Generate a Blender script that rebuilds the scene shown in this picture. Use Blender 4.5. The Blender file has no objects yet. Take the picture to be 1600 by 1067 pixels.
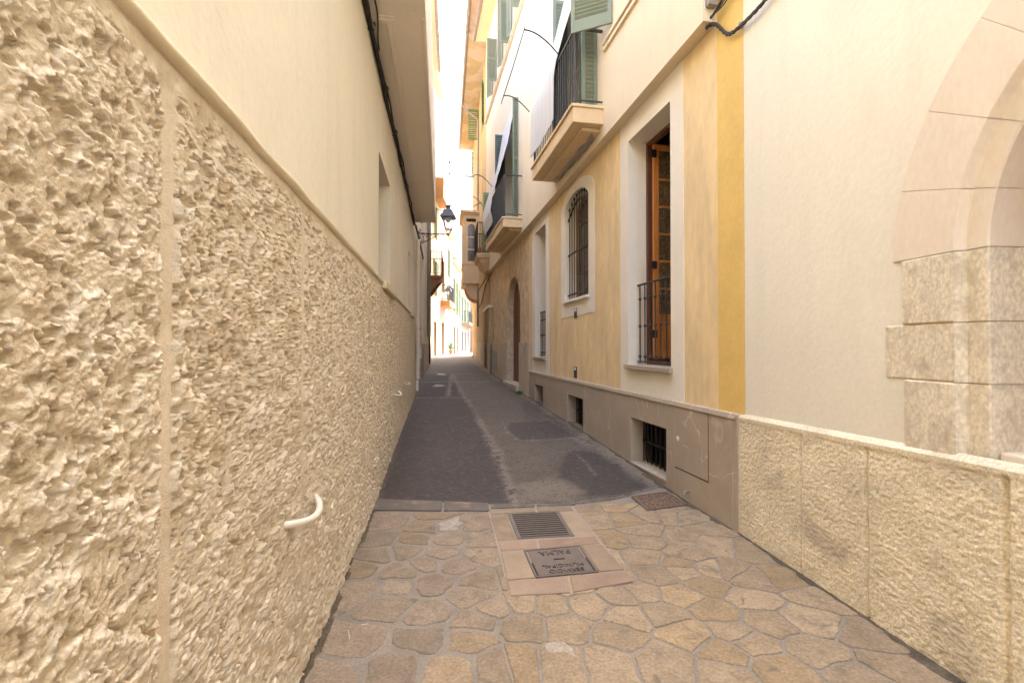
import bpy, math, random
import numpy as np
from mathutils import Vector, Matrix, geometry

random.seed(7)
rng = np.random.default_rng(11)
scene = bpy.context.scene
COL = scene.collection
EYE, F = 1.6, 750.0                       # eye height in metres, focal length in pixels of a 1600 px wide frame
PITCH = math.atan(8.5 / F)

# ------------------------------------------------------------------ ground profile
GY = [-30, 4.3, 5, 6.2, 7.5, 10, 12, 17, 20, 25, 28, 32, 45, 90]
GZ = [0, 0, .02, .10, .17, .27, .36, .58, .72, .98, 1.07, 1.09, 1.0, .9]
def g(y): return float(np.interp(y, GY, GZ))

def ray(px, py):
    x, v = (px - 800) / F, (533.5 - py) / F
    c, s = math.cos(PITCH), math.sin(PITCH)
    return Vector((x, c - s * v, s + c * v))

def gp(px, py, dz=0.0):                   # where the sight line through a pixel of the photo meets the ground
    r = ray(px, py); t = EYE / max(1e-6, -r.z)
    for _ in range(25):
        t = (EYE - g(r.y * t) - dz) / -r.z
    return Vector((r.x * t, r.y * t, g(r.y * t) + dz))

class Fr:                                 # a straight house front: X = a + b*Y, d = distance out into the street
    def __init__(s, a, b, side):
        s.a, s.b, s.side = a, b, side
        n = math.hypot(1, b)
        s.out = Vector((side / n, -side * b / n, 0)); s.dir = Vector((b / n, 1 / n, 0))
    def P(s, Y, d=0.0, z=0.0):
        return Vector((s.a + s.b * Y, Y, 0)) + s.out * d + Vector((0, 0, z))
    def pix(s, px, py, d=0.0):
        r = ray(px, py); o = s.P(0, d); n = s.out
        t = n.dot(Vector((o.x, o.y, 0))) / n.dot(Vector((r.x, r.y, 0)))
        p = r * t
        base = p - n * d
        return base.y, p.z + EYE
    def Yx(s, px, d=0.0): return s.pix(px, 400, d)[0]

L1 = Fr(-.680, -.1467, 1)
L2 = Fr(-1.03, -.123, 1)
L3 = Fr(-4.55, 0.0, 1)
R1 = Fr(2.758, -.1973, -1)
R2 = Fr(1.603, -.1373, -1)
RA = Fr(2.401, -.1097, -1)

# ------------------------------------------------------------------ numpy noise
def _hash(ix, iy, k):
    h = (ix.astype(np.int64) * 374761393 + iy.astype(np.int64) * 668265263 + k * 2147483647 + 12345) & 0xffffffff
    h = ((h ^ (h >> 13)) * 1274126177) & 0xffffffff
    return ((h ^ (h >> 16)) & 0xffff) / 65535.0
def vnoise(x, y, k=0):
    ix, iy = np.floor(x), np.floor(y); fx, fy = x - ix, y - iy
    fx = fx * fx * fx * (fx * (fx * 6 - 15) + 10); fy = fy * fy * fy * (fy * (fy * 6 - 15) + 10)
    a, b = _hash(ix, iy, k), _hash(ix + 1, iy, k); c, d = _hash(ix, iy + 1, k), _hash(ix + 1, iy + 1, k)
    return (a * (1 - fx) + b * fx) * (1 - fy) + (c * (1 - fx) + d * fx) * fy
def fbm(x, y, k=0, o=4):
    s = np.zeros_like(x); a = .5
    for i in range(o):
        s = s + a * vnoise(x * 2 ** i + 17.3 * i, y * 2 ** i - 9.1 * i, k + i); a *= .5
    return s / (1 - .5 ** o)
def worley(x, y, k=0):
    ix, iy = np.floor(x), np.floor(y); f1 = np.full_like(x, 9.0)
    for dx in (-1, 0, 1):
        for dy in (-1, 0, 1):
            cx, cy = ix + dx, iy + dy
            d = np.hypot(cx + _hash(cx, cy, k) - x, cy + _hash(cx, cy, k + 5) - y)
            f1 = np.minimum(f1, d)
    return f1
def sstep(a, b, x):
    t = np.clip((x - a) / (b - a), 0, 1); return t * t * (3 - 2 * t)

# ------------------------------------------------------------------ materials
MATS = {}
def mat(name, col, rough=.85, var=.06, vscale=1.3, fine=.04, fscale=30, bump=.15, bscale=60, bdist=.01, metal=0.0,
        attr=None, stain=None, stain_scale=.8, stain_lo=.55, stain_hi=.75, stretch=(1, 1, 1), trans=0.0, bump2=0.0, streak=0.0, spec=.3):
    m = bpy.data.materials.new(name); m.use_nodes = True; MATS[name] = m
    nt = m.node_tree; N, L = nt.nodes, nt.links
    b = N['Principled BSDF']; b.inputs['Roughness'].default_value = rough; b.inputs['Metallic'].default_value = metal
    b.inputs['Specular IOR Level'].default_value = spec
    geo = N.new('ShaderNodeNewGeometry'); mp = N.new('ShaderNodeMapping'); mp.inputs['Scale'].default_value = stretch
    L.new(geo.outputs['Position'], mp.inputs['Vector'])
    def noise(sc, det=5, dist=0.0):
        n = N.new('ShaderNodeTexNoise'); n.inputs['Scale'].default_value = sc; n.inputs['Detail'].default_value = det
        n.inputs['Distortion'].default_value = dist
        L.new(mp.outputs[0], n.inputs['Vector']); return n.outputs['Fac']
    def mix(fac, a, bb, mode='MIX'):
        x = N.new('ShaderNodeMix'); x.data_type = 'RGBA'; x.blend_type = mode
        for sock, v in ((x.inputs[0], fac), (x.inputs[6], a), (x.inputs[7], bb)):
            if hasattr(v, 'links'): L.new(v, sock)
            elif isinstance(v, (int, float)): sock.default_value = v
            else: sock.default_value = (*v, 1)
        return x.outputs[2]
    if attr:
        a = N.new('ShaderNodeAttribute'); a.attribute_name = attr; base = a.outputs['Color']
    else:
        base = tuple(col)
    def ramp(src, lo, hi, v0, v1):
        r = N.new('ShaderNodeMapRange'); r.inputs[1].default_value = lo; r.inputs[2].default_value = hi
        r.inputs[3].default_value = v0; r.inputs[4].default_value = v1; L.new(src, r.inputs[0]); return r.outputs[0]
    def gray(src):
        c = N.new('ShaderNodeCombineColor')
        for i in range(3): L.new(src, c.inputs[i])
        return c.outputs[0]
    c = mix(1.0, base, gray(ramp(noise(vscale, 6, .4), .3, .7, 1 - var, 1 + var)), 'MULTIPLY')
    if fine: c = mix(1.0, c, gray(ramp(noise(fscale, 8), .3, .7, 1 - fine, 1 + fine)), 'MULTIPLY')
    if streak:
        m2 = N.new('ShaderNodeMapping'); m2.inputs['Scale'].default_value = (1, 1, .12); L.new(geo.outputs['Position'], m2.inputs['Vector'])
        sn = N.new('ShaderNodeTexNoise'); sn.inputs['Scale'].default_value = 5; sn.inputs['Detail'].default_value = 7; L.new(m2.outputs[0], sn.inputs['Vector'])
        c = mix(1.0, c, gray(ramp(sn.outputs['Fac'], .52, .75, 1.0, 1 - streak)), 'MULTIPLY')
    if stain:
        c = mix(ramp(noise(stain_scale, 7, .8), stain_lo, stain_hi, 0, 1), c, stain)
    L.new(c, b.inputs['Base Color'])
    if bump:
        bp = N.new('ShaderNodeBump'); bp.inputs['Strength'].default_value = bump; bp.inputs['Distance'].default_value = bdist
        L.new(noise(bscale, 8), bp.inputs['Height']); L.new(bp.outputs[0], b.inputs['Normal'])
        if bump2:
            b2 = N.new('ShaderNodeBump'); b2.inputs['Strength'].default_value = bump2; b2.inputs['Distance'].default_value = .03
            L.new(noise(5.5, 4, .6), b2.inputs['Height']); L.new(b2.outputs[0], bp.inputs['Normal'])
    if trans:
        b.inputs['Transmission Weight'].default_value = trans
    return m

mat('cream_plaster', (.81, .76, .635), .9, .035, .9, .03, 25, .3, 35, .004, bump2=.06, streak=.055, stain=(.78, .62, .47), stain_scale=1.1, stain_lo=.62, stain_hi=.95)
mat('pale_plaster', (.72, .65, .53), .9, .05, .9, .03, 25, .2, 40, .004, stain=(.62, .54, .42), stain_scale=1.5, stain_lo=.6, stain_hi=.85)
mat('arch_plaster', (.82, .768, .63), .9, .04, .8, .03, 30, .4, 28, .004, bump2=.08, streak=.045, stain=(.80, .67, .56), stain_scale=1.4, stain_lo=.6, stain_hi=.9)
mat('upper_plaster', (.75, .635, .455), .9, .04, .8, .03, 30, .25, 40, .003, bump2=.08, streak=.07, stain=(.74, .58, .40), stain_scale=1.0, stain_lo=.6, stain_hi=.9)
mat('ochre_plaster', (.79, .605, .335), .9, .09, 2.2, .07, 14, .2, 40, .004, bump2=.08, streak=.16, stain=(.70, .525, .29), stain_scale=2.0, stain_lo=.5, stain_hi=.85, stretch=(1, 1, .4))
mat('yellow_plaster', (.75, .515, .165), .85, .06, 3, .04, 24, .3, 70, .004)
mat('white_casing', (.82, .75, .62), .85, .03, 2, .02, 30, .1, 50, .003)
mat('stucco', (.715, .63, .495), .9, .04, 2.5, .08, 60, .7, 240, .004, spec=.12, stain=(.58, .47, .33), stain_scale=5, stain_lo=.5, stain_hi=.8)
mat('stucco_lip', (.68, .59, .42), .8, .05, 3, .04, 30, .3, 60, .004)
mat('marble', (.43, .36, .27), .55, .07, 2.2, .03, 30, .05, 60, .003, stain=(.40, .325, .235), stain_scale=3, stain_lo=.5, stain_hi=.8)
mat('hammered_stone', (.79, .69, .49), .9, .10, 3, .26, 85, .6, 120, .005, stain=(.43, .36, .27), stain_scale=2.4, stain_lo=.54, stain_hi=.80)
mat('arch_stone', (.765, .665, .53), .85, .05, 3, .04, 40, .25, 50, .005, stain=(.74, .54, .37), stain_scale=2.5, stain_lo=.55, stain_hi=.85, stretch=(1, 1, .5))
mat('jamb_stone', (.71, .63, .475), .9, .12, 3, .20, 60, .6, 70, .006, stain=(.52, .44, .31), stain_scale=11, stain_lo=.50, stain_hi=.72, stretch=(1, 1, .7))
mat('mortar', (.60, .49, .34), .95, .1, 8, .08, 60, .3, 80, .004)
mat('old_masonry', (.69, .54, .345), .95, .16, 3.5, .12, 28, .8, 16, .03, stain=(.48, .36, .22), stain_scale=5, stain_lo=.5, stain_hi=.75)
mat('slab_stone', (.57, .475, .345), .85, .10, 2.5, .05, 30, .2, 40, .004, stain=(.36, .29, .2), stain_scale=3, stretch=(1, 1, .4))
mat('balcony_stone', (.70, .53, .32), .85, .06, 3, .04, 40, .2, 50, .004, stain=(.56, .40, .23), stain_scale=3)
mat('yellow_wall', (.47, .345, .18), .9, .07, 1.2, .04, 20, .15, 40, .004, stain=(.56, .45, .29), stain_scale=.8, stain_lo=.5, stain_hi=.75, stretch=(1, 1, .5))
mat('soffit_paint', (.45, .36, .23), .9, .05, 1.5, .04, 20, .2, 40, .004, stain=(.54, .46, .38), stain_scale=1.2, stain_lo=.45, stain_hi=.6)
mat('overhang_paint', (.80, .73, .63), .85, .05, 1.2, .03, 25, .1, 30, .003)
mat('flagstone', (.4, .3, .2), .8, .16, 7, .22, 60, .7, 45, .008, attr='Col', stain=(.135, .108, .08), stain_scale=8.0, stain_lo=.58, stain_hi=.76)
mat('pink_slab', (.40, .295, .215), .75, .14, 4, .08, 60, .3, 60, .004, attr='Col', stain=(.33, .24, .17), stain_scale=5)
mat('bed_mortar', (.235, .205, .165), .95, .15, 5, .14, 60, .5, 70, .006)
mat('asphalt', (.08, .07, .06), .85, .06, 1.5, .22, 130, .6, 170, .006, attr='Col')
mat('earth', (.30, .25, .19), .95, .1, 2)
mat('iron', (.035, .032, .03), .5, .1, 5, .1, 60, .1, 80, .002, metal=.4, spec=.5)
mat('rail_iron', (.055, .05, .045), .55, .1, 5, .1, 60, .1, 80, .002, metal=.2, spec=.5)
mat('lettering_iron', (.085, .067, .055), .6, .12, 12, .12, 90, .3, 90, .003, metal=.25, spec=.5)
mat('cast_iron', (.145, .115, .092), .6, .12, 12, .12, 90, .3, 90, .003, metal=.25, spec=.5)
mat('rust_cover', (.105, .07, .046), .85, .1, 6, .35, 70, .8, 60, .01, stain=(.20, .14, .095), stain_scale=38, stain_lo=.5, stain_hi=.6)
mat('pit_shade', (.015, .013, .012), .95, .1, 5)  # near-black colour stands in for the shade inside pits, slots and gaps
mat('room_shade', (.05, .04, .032), .95, .1, 1)
mat('room_plaster', (.55, .47, .38), .9, .05, 1)
mat('dirt', (.10, .078, .052), .95, .3, 9, .35, 90, .8, 90, .006)
mat('red_wood', (.13, .05, .028), .5, .1, 4, .15, 40, .1, 40, .003, stretch=(1, 1, .08), spec=.4)
mat('orange_wood', (.54, .215, .058), .42, .12, 5, .18, 40, .1, 40, .003, stretch=(1, 1, .08), spec=.5)
mat('brown_wood', (.36, .185, .085), .6, .12, 5, .2, 40, .15, 40, .003, stretch=(1, 1, .08))
mat('green_paint', (.195, .225, .155), .55, .05, 3, .04, 40, .05, 40, .002, spec=.4)
mat('far_green', (.17, .27, .13), .6, .06, 3, .05, 40, .05, 40, .002)
mat('dark_green', (.07, .10, .085), .55, .06, 3, .05, 40, .05, 40, .002)
mat('cloth', (.58, .57, .56), .95, .03, 3, .02, 90, .15, 220, .001)
mat('cable_rubber', (.045, .038, .03), .6, .25, 14, .15, 60, .1, 80, .002)
mat('white_pipe', (.80, .73, .62), .4, .05, 8, .05, 60, .05, 80, .001, spec=.5)
mat('grey_pipe', (.36, .33, .30), .55, .08, 3, .05, 40, .05, 60, .001)
mat('zinc', (.30, .27, .25), .5, .1, 4, .08, 40, .1, 60, .002, metal=.3)
mat('lamp_paint', (.10, .11, .125), .5, .08, 5, .05, 60, .05, 60, .001, spec=.5)
mat('roof_tile', (.45, .26, .15), .9, .15, 4, .1, 40, .4, 20, .01)
mat('pink_wall', (.32, .20, .14), .9, .06, 1.2)
mat('orange_wall', (.36, .20, .09), .9, .06, 1.2)
mat('sand_wall', (.26, .215, .155), .9, .06, 1.2, stain=(.26, .2, .14))
mat('chalk_wall', (.29, .26, .22), .9, .05, 1.2)
mat('steel', (.45, .44, .42), .35, .05, 5, metal=.9, bump=0)
mat('paper', (.5, .46, .40), .9, .05, 20)
mat('leaf', (.07, .12, .035), .7, .2, 12)
mat('clay', (.42, .2, .11), .85, .1, 8)
mat('white_metal', (.7, .68, .63), .5, .05, 5)
def glass(name, col, rough, alpha):
    m = bpy.data.materials.new(name); m.use_nodes = True; MATS[name] = m
    nt = m.node_tree; N, L = nt.nodes, nt.links; N.clear()
    o = N.new('ShaderNodeOutputMaterial'); mx = N.new('ShaderNodeMixShader'); t = N.new('ShaderNodeBsdfTransparent')
    p = N.new('ShaderNodeBsdfPrincipled'); p.inputs['Base Color'].default_value = (*col, 1); p.inputs['Roughness'].default_value = rough
    mx.inputs[0].default_value = alpha
    L.new(t.outputs[0], mx.inputs[1]); L.new(p.outputs[0], mx.inputs[2]); L.new(mx.outputs[0], o.inputs[0])
glass('lamp_glass', (.85, .87, .88), .15, .22)
glass('window_glass', (.11, .095, .075), .08, .92)
def patterned_glass():
    m = mat('patterned_glass', (.075, .045, .018), .3, .25, 30, .5, 60, .9, 55, .02, stain=(.26, .165, .07), stain_scale=45, stain_lo=.5, stain_hi=.62, spec=.6)
patterned_glass()
def marble_veins():
    m = MATS['marble']; nt = m.node_tree; N, L = nt.nodes, nt.links; b = N['Principled BSDF']
    src = b.inputs['Base Color'].links[0].from_socket
    geo = N.new('ShaderNodeNewGeometry'); w = N.new('ShaderNodeTexNoise'); w.inputs['Scale'].default_value = 1.7
    w.inputs['Detail'].default_value = 3; w.inputs['Distortion'].default_value = .9
    L.new(geo.outputs['Position'], w.inputs['Vector'])
    r = N.new('ShaderNodeValToRGB'); e = r.color_ramp.elements
    e[0].position, e[0].color = .484, (0, 0, 0, 1); e[1].position, e[1].color = .5, (1, 1, 1, 1)
    x = r.color_ramp.elements.new(.512); x.color = (0, 0, 0, 1)
    L.new(w.outputs['Fac'], r.inputs[0])
    n2 = N.new('ShaderNodeTexNoise'); n2.inputs['Scale'].default_value = 2.6; L.new(geo.outputs['Position'], n2.inputs['Vector'])
    mr = N.new('ShaderNodeMapRange'); mr.inputs[1].default_value = .5; mr.inputs[2].default_value = .68; mr.inputs[4].default_value = 1.0; L.new(n2.outputs['Fac'], mr.inputs[0])
    ml = N.new('ShaderNodeMath'); ml.operation = 'MULTIPLY'; L.new(r.outputs[0], ml.inputs[0]); L.new(mr.outputs[0], ml.inputs[1])
    mx = N.new('ShaderNodeMix'); mx.data_type = 'RGBA'; L.new(ml.outputs[0], mx.inputs[0]); L.new(src, mx.inputs[6])
    mx.inputs[7].default_value = (.70, .60, .48, 1); L.new(mx.outputs[2], b.inputs['Base Color'])
marble_veins()

# ------------------------------------------------------------------ object helpers
ORG = {}
def tag(o, label=None, cat=None, group=None, kind=None):
    if label: o['label'] = label
    if cat: o['category'] = cat
    if group: o['group'] = group
    if kind: o['kind'] = kind
    return o
def thing(name, loc, label, cat, group=None):
    o = bpy.data.objects.new(name, None); COL.objects.link(o); o.location = loc; o.empty_display_size = .2
    ORG[o.name] = Vector(loc)
    return tag(o, label, cat, group)
def link(name, me, parent=None, loc=None):
    o = bpy.data.objects.new(name, me); COL.objects.link(o)
    if parent is not None: o.parent = parent; ORG[o.name] = ORG[parent.name]
    else:
        ORG[o.name] = Vector(loc) if loc is not None else Vector((0, 0, 0)); o.location = ORG[o.name]
    return o

class MB:
    def __init__(s): s.v, s.f = [], []
    def add(s, vs, fs):
        n = len(s.v); s.v += [Vector(v) for v in vs]; s.f += [tuple(i + n for i in f) for f in fs]; return s
    def hexa(s, p):                       # p: 4 bottom points, then the 4 above them
        return s.add(p, [(0, 3, 2, 1), (4, 5, 6, 7), (0, 1, 5, 4), (1, 2, 6, 5), (2, 3, 7, 6), (3, 0, 4, 7)])
    def box(s, fr, Y0, Y1, d0, d1, z0, z1):
        z0a, z0b = z0 if isinstance(z0, tuple) else (z0, z0); z1a, z1b = z1 if isinstance(z1, tuple) else (z1, z1)
        return s.hexa([fr.P(Y0, d0, z0a), fr.P(Y0, d1, z0a), fr.P(Y1, d1, z0b), fr.P(Y1, d0, z0b),
                       fr.P(Y0, d0, z1a), fr.P(Y0, d1, z1a), fr.P(Y1, d1, z1b), fr.P(Y1, d0, z1b)])
    def obox(s, o, ax, ay, az):
        o, ax, ay, az = map(Vector, (o, ax, ay, az))
        return s.hexa([o, o + ax, o + ax + ay, o + ay, o + az, o + ax + az, o + ax + ay + az, o + ay + az])
    def prism(s, fr, poly, d0, d1, holes=()):
        loops = [list(poly)] + [list(h) for h in holes]
        tris = geometry.tessellate_polygon([[Vector((a, b, 0)) for a, b in l] for l in loops])
        flat = [p for l in loops for p in l]; n = len(flat)
        vs = [fr.P(a, d1, b) for a, b in flat] + [fr.P(a, d0, b) for a, b in flat]
        fs = [tuple(t) for t in tris] + [tuple(i + n for i in reversed(t)) for t in tris]
        k = 0
        for l in loops:
            m = len(l)
            fs += [(k + i, k + (i + 1) % m, k + n + (i + 1) % m, k + n + i) for i in range(m)]; k += m
        return s.add(vs, fs)
    def tube(s, pts, r, n=8, closed=False):
        pts = [Vector(p) for p in pts]; m = len(pts); vs, fs = [], []
        rs = r if isinstance(r, (list, tuple)) else [r] * m
        up = None
        for i, p in enumerate(pts):
            if closed: t = pts[(i + 1) % m] - pts[i - 1]
            else: t = pts[min(i + 1, m - 1)] - pts[max(i - 1, 0)]
            t.normalize()
            if up is None:
                up = Vector((0, 0, 1)) if abs(t.z) < .9 else Vector((1, 0, 0))
            up = (up - t * up.dot(t)).normalized(); w = t.cross(up)
            for k in range(n):
                a = 2 * math.pi * k / n; vs.append(p + (up * math.cos(a) + w * math.sin(a)) * rs[i])
        for i in range(m if closed else m - 1):
            for k in range(n):
                a, b = i * n + k, i * n + (k + 1) % n; c, d = ((i + 1) % m) * n + (k + 1) % n, ((i + 1) % m) * n + k
                fs.append((a, b, c, d))
        if not closed: fs += [tuple(range(n))[::-1], tuple(range((m - 1) * n, m * n))]
        return s.add(vs, fs)
    def lathe(s, c, prof, n=16, ax=None):
        c = Vector(c); ax = Vector(ax or (0, 0, 1)).normalized()
        u = ax.orthogonal().normalized(); w = ax.cross(u); vs, fs = [], []
        for r, h in prof:
            for k in range(n):
                a = 2 * math.pi * (k + .5) / n; vs.append(c + ax * h + (u * math.cos(a) + w * math.sin(a)) * r)
        for i in range(len(prof) - 1):
            for k in range(n):
                fs.append((i * n + k, i * n + (k + 1) % n, (i + 1) * n + (k + 1) % n, (i + 1) * n + k))
        fs += [tuple(range(n))[::-1], tuple(range((len(prof) - 1) * n, len(prof) * n))]
        return s.add(vs, fs)
    def build(s, name, m, parent=None, bevel=0.0, smooth=False, loc=None, label=None, fix=True):
        me = bpy.data.meshes.new(name)
        if parent is not None: off = ORG[parent.name]
        elif loc is not None: off = Vector(loc)
        else: off = Vector((0, 0, 0))
        me.from_pydata([v - off for v in s.v], [], s.f); me.update()
        if fix:
            import bmesh
            bm = bmesh.new(); bm.from_mesh(me); bmesh.ops.recalc_face_normals(bm, faces=bm.faces); bm.to_mesh(me); bm.free()
        me.materials.append(MATS[m])
        if smooth: me.polygons.foreach_set('use_smooth', [True] * len(me.polygons))
        o = link(name, me, parent, off if parent is None else None)
        if bevel:
            b = o.modifiers.new('bevel', 'BEVEL'); b.width = bevel; b.segments = 2; b.limit_method = 'ANGLE'; b.angle_limit = .6
        if label: o['label'] = label
        return o

def rect(Y0, Y1, z0, z1): return [(Y0, z0), (Y1, z0), (Y1, z1), (Y0, z1)]
def arched(Y0, Y1, z0, zs, rise, n=20):
    c, h = (Y0 + Y1) / 2, (Y1 - Y0) / 2
    return [(Y0, z0), (Y1, z0)] + [(c + h * math.cos(math.pi * i / n), zs + rise * math.sin(math.pi * i / n)) for i in range(n + 1)]

def grid_mesh(name, X, Yc, Z, m, parent=None, smooth=True, colors=None, loc=None):
    h, w = X.shape
    off = np.array(ORG[parent.name] if parent is not None else (0, 0, 0))
    co = np.stack([X, Yc, Z], -1).reshape(-1, 3) - off
    i = np.arange(h * w).reshape(h, w)
    q = np.stack([i[:-1, :-1], i[:-1, 1:], i[1:, 1:], i[1:, :-1]], -1).reshape(-1, 4)
    me = bpy.data.meshes.new(name)
    me.vertices.add(h * w); me.vertices.foreach_set('co', co.ravel().astype(np.float32))
    me.loops.add(q.size); me.loops.foreach_set('vertex_index', q.ravel().astype(np.int32))
    me.polygons.add(len(q)); me.polygons.foreach_set('loop_start', np.arange(0, q.size, 4, dtype=np.int32))
    me.polygons.foreach_set('loop_total', np.full(len(q), 4, dtype=np.int32))
    me.update(calc_edges=True); me.validate()
    if smooth: me.polygons.foreach_set('use_smooth', np.ones(len(q), dtype=bool))
    if colors is not None:
        a = me.color_attributes.new('Col', 'FLOAT_COLOR', 'POINT')
        c = np.ones((h * w, 4), np.float32); c[:, :3] = colors.reshape(-1, 3); a.data.foreach_set('color', c.ravel())
    me.materials.append(MATS[m])
    return link(name, me, parent)

# parts shared by several houses
def shell_back(fr, Y0, Y1, ztop, parent, inner=-.38, depth=6.0, m='room_plaster'):
    b = MB()
    b.box(fr, Y0 + .02, Y1 - .02, -depth, -1.3, -.6, ztop - .05)
    b.box(fr, Y0 + .02, Y0 + .12, -1.3, inner, -.6, ztop - .05).box(fr, Y1 - .12, Y1 - .02, -1.3, inner, -.6, ztop - .05)
    b.box(fr, Y0 + .12, Y1 - .12, -1.3, inner, ztop - .15, ztop - .05)
    return b.build('inner_wall', m, parent)

def leaf(parent, o, w, width, z0, z1, m='green_paint', name='shutter', thick=.035, pitch=.065, kick=0.0, rail=.06):
    """one louvred shutter leaf standing on o, running along the horizontal unit vector w"""
    w = Vector(w).normalized(); n = Vector((-w.y, w.x, 0)); o = Vector((o[0], o[1], 0)); b = MB()
    up = Vector((0, 0, 1)); st = min(.055, width * .22)
    T = n * thick
    b.obox(o + up * z0, w * st, T, up * (z1 - z0)).obox(o + w * (width - st) + up * z0, w * st, T, up * (z1 - z0))
    mids = [z0, z1 - rail]
    if z1 - z0 > 1.2: mids.append((z0 + z1) / 2)
    for z in mids: b.obox(o + w * st + up * z + T * .05, w * (width - 2 * st), T * .9, up * rail)
    if kick: b.obox(o + w * st + up * (z0 + rail) + T * .2, w * (width - 2 * st), T * .6, up * kick)
    z = z0 + rail + kick + .01
    while z < z1 - rail - .02:
        b.obox(o + w * st + up * z + T * .1, w * (width - 2 * st), T * .8 + up * .04, up * .009); z += pitch
    return b.build(name, m, parent)

def railing(parent, fr, Y0, Y1, df, dw, z0, h, m='rail_iron', gap=.11, ends=(0, 0), r=.009):
    b = MB(); ax = fr.dir; up = Vector((0, 0, 1))
    top, bot = z0 + h, z0 + .07
    def bar(p, q, t=.02): 
        v = q - p; L = v.length; v.normalize(); s = v.cross(up).normalized() * t
        b.obox(p - s * .5 - up * t * .4, v * L, s, up * t * .8)
    c = [fr.P(Y0, dw, 0), fr.P(Y0, df, 0), fr.P(Y1, df, 0), fr.P(Y1, dw, 0)]
    for z, t in ((top, .035), (bot, .02)):
        for i in range(3): bar(c[i] + up * z, c[i + 1] + up * z, t)
    n = int((Y1 - Y0) / gap)
    for i in range(n + 1):
        p = fr.P(Y0 + (Y1 - Y0) * i / n, df, 0); rr = r if i not in (0, n) else r * 1.8
        b.tube([p + up * (z0 + .0), p + up * top], rr, 6)
    for e, Y in zip(ends, (Y0, Y1)):
        for i in range(1, e + 1):
            p = fr.P(Y, dw + (df - dw) * i / (e + 1), 0); b.tube([p + up * bot, p + up * top], r, 6)
    return b.build('railing', m, parent)
# ================================================================== GROUND
gx = np.concatenate([np.linspace(-120, -12, 10), np.linspace(-10, 10, 21), np.linspace(12, 120, 10)])
gy = np.concatenate([np.linspace(-60, -6, 8), np.linspace(-5, 60, 60), np.linspace(65, 200, 12)])
GX, GYY = np.meshgrid(gx, gy)
o = grid_mesh('ground', GX, GYY, np.interp(GYY, GY, GZ) - .06, 'earth'); tag(o, kind='structure')

# boundary between stone paving and asphalt
BND = [gp(*p) for p in ((560, 777), (590, 778), (690, 783), (765, 786), (900, 786), (960, 779), (1018, 764), (1045, 757))]
def yb(x): return np.interp(x, [p.x for p in BND], [p.y for p in BND])

# mortar bed under the flagstones
n = 70
V = np.linspace(0, 1, 90)[:, None]; U = np.linspace(0, 1, n)[None, :]
XX0 = -1.6 + 4.6 * U + 0 * V
YY = -5 + (yb(XX0) + 5 + .02) * V
XL = L1.a + L1.b * YY - .25; XR = np.minimum(RA.a + RA.b * YY, R1.a + R1.b * YY) + .3
XX = XL + (XR - XL) * (U + 0 * V); YY = -5 + (yb(XX) + 5 + .02) * V
o = grid_mesh('mortar_bed', XX, YY, np.interp(YY, GY, GZ) - .0035 + .004 * fbm(XX * 9, YY * 9, 3), 'bed_mortar'); tag(o, kind='structure')

# flagstones: crazy paving, one polygon per stone
PIX = [(608,816),(680,806),(662,823),(702,819),(743,818),(595,844),(646,843),(702,844),(753,844),(589,867),(631,861),(690,864),
 (750,870),(660,883),(719,883),(628,893),(561,925),(618,918),(676,911),(606,945),(672,959),(735,932),(755,907),(773,950),(744,970),
 (548,1006),(735,999),(660,999),(620,1042),(507,1055),(705,1046),(773,1037),(813,941),(861,945),(917,945),(822,979),(885,981),
 (966,995),(980,963),(969,932),(1002,927),(1036,959),(1063,932),(1115,954),(1074,990),(1144,988),(813,1033),(876,1035),(948,1035),
 (1041,1035),(1133,1019),(1137,1057),(1104,914),(1025,898),(1070,893),(1137,893),(1175,859),(1232,908),(1170,905),(1175,936),
 (1198,973),(1267,970),(1175,1005),(1279,1019),(1272,931),(1360,1000),(1221,1047),(1341,1058),(1395,1040),
 (916,789),(932,812),(978,812),(955,844),(1005,830),(1007,846),(1013,803),(1040,804),(1064,841),(1079,809),(1111,825),(1119,851),
 (1005,870),(1070,866),(1111,890),(1062,880),(960,790),(1050,785),(800,830),(850,830),(850,890),(940,870),(960,900),(890,915),(800,905),
 (560,890)]
seeds = [(gp(*p).x, gp(*p).y) for p in PIX]
for _ in range(4000):
    x, y = random.uniform(-1.6, 3.2), random.uniform(-4.6, 2.4)
    if all(math.hypot(x - a, y - b) > .36 for a, b in seeds): seeds.append((x, y))
def clip(poly, nx, ny, c):                # keep nx*x+ny*y <= c
    out = []
    for i in range(len(poly)):
        p, q = poly[i], poly[(i + 1) % len(poly)]
        dp, dq = nx * p[0] + ny * p[1] - c, nx * q[0] + ny * q[1] - c
        if dp <= 0: out.append(p)
        if dp * dq < 0:
            t = dp / (dp - dq); out.append((p[0] + (q[0] - p[0]) * t, p[1] + (q[1] - p[1]) * t))
    return out
def walls_clip(p):
    p = clip(p, -1, L1.b, -(L1.a - .05))                    # right of the left wall
    p = clip(p, 1, -RA.b, RA.a + .05); p = clip(p, 1, -R1.b, R1.a + .05)
    return p
def jag(poly, amp=.006, step=.05, k=0):
    out = []
    for i in range(len(poly)):
        p, q = poly[i], poly[(i + 1) % len(poly)]; L = math.hypot(q[0] - p[0], q[1] - p[1]); m = max(1, int(L / step))
        for j in range(m):
            t = j / m; x, y = p[0] + (q[0] - p[0]) * t, p[1] + (q[1] - p[1]) * t
            a = np.array([x * 11.0]); b = np.array([y * 11.0])
            out.append((x + amp * 2 * (float(fbm(a, b, 40 + k, 3)[0]) - .5) * 2, y + amp * 2 * (float(fbm(a + 31, b, 41 + k, 3)[0]) - .5) * 2))
    return out
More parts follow.
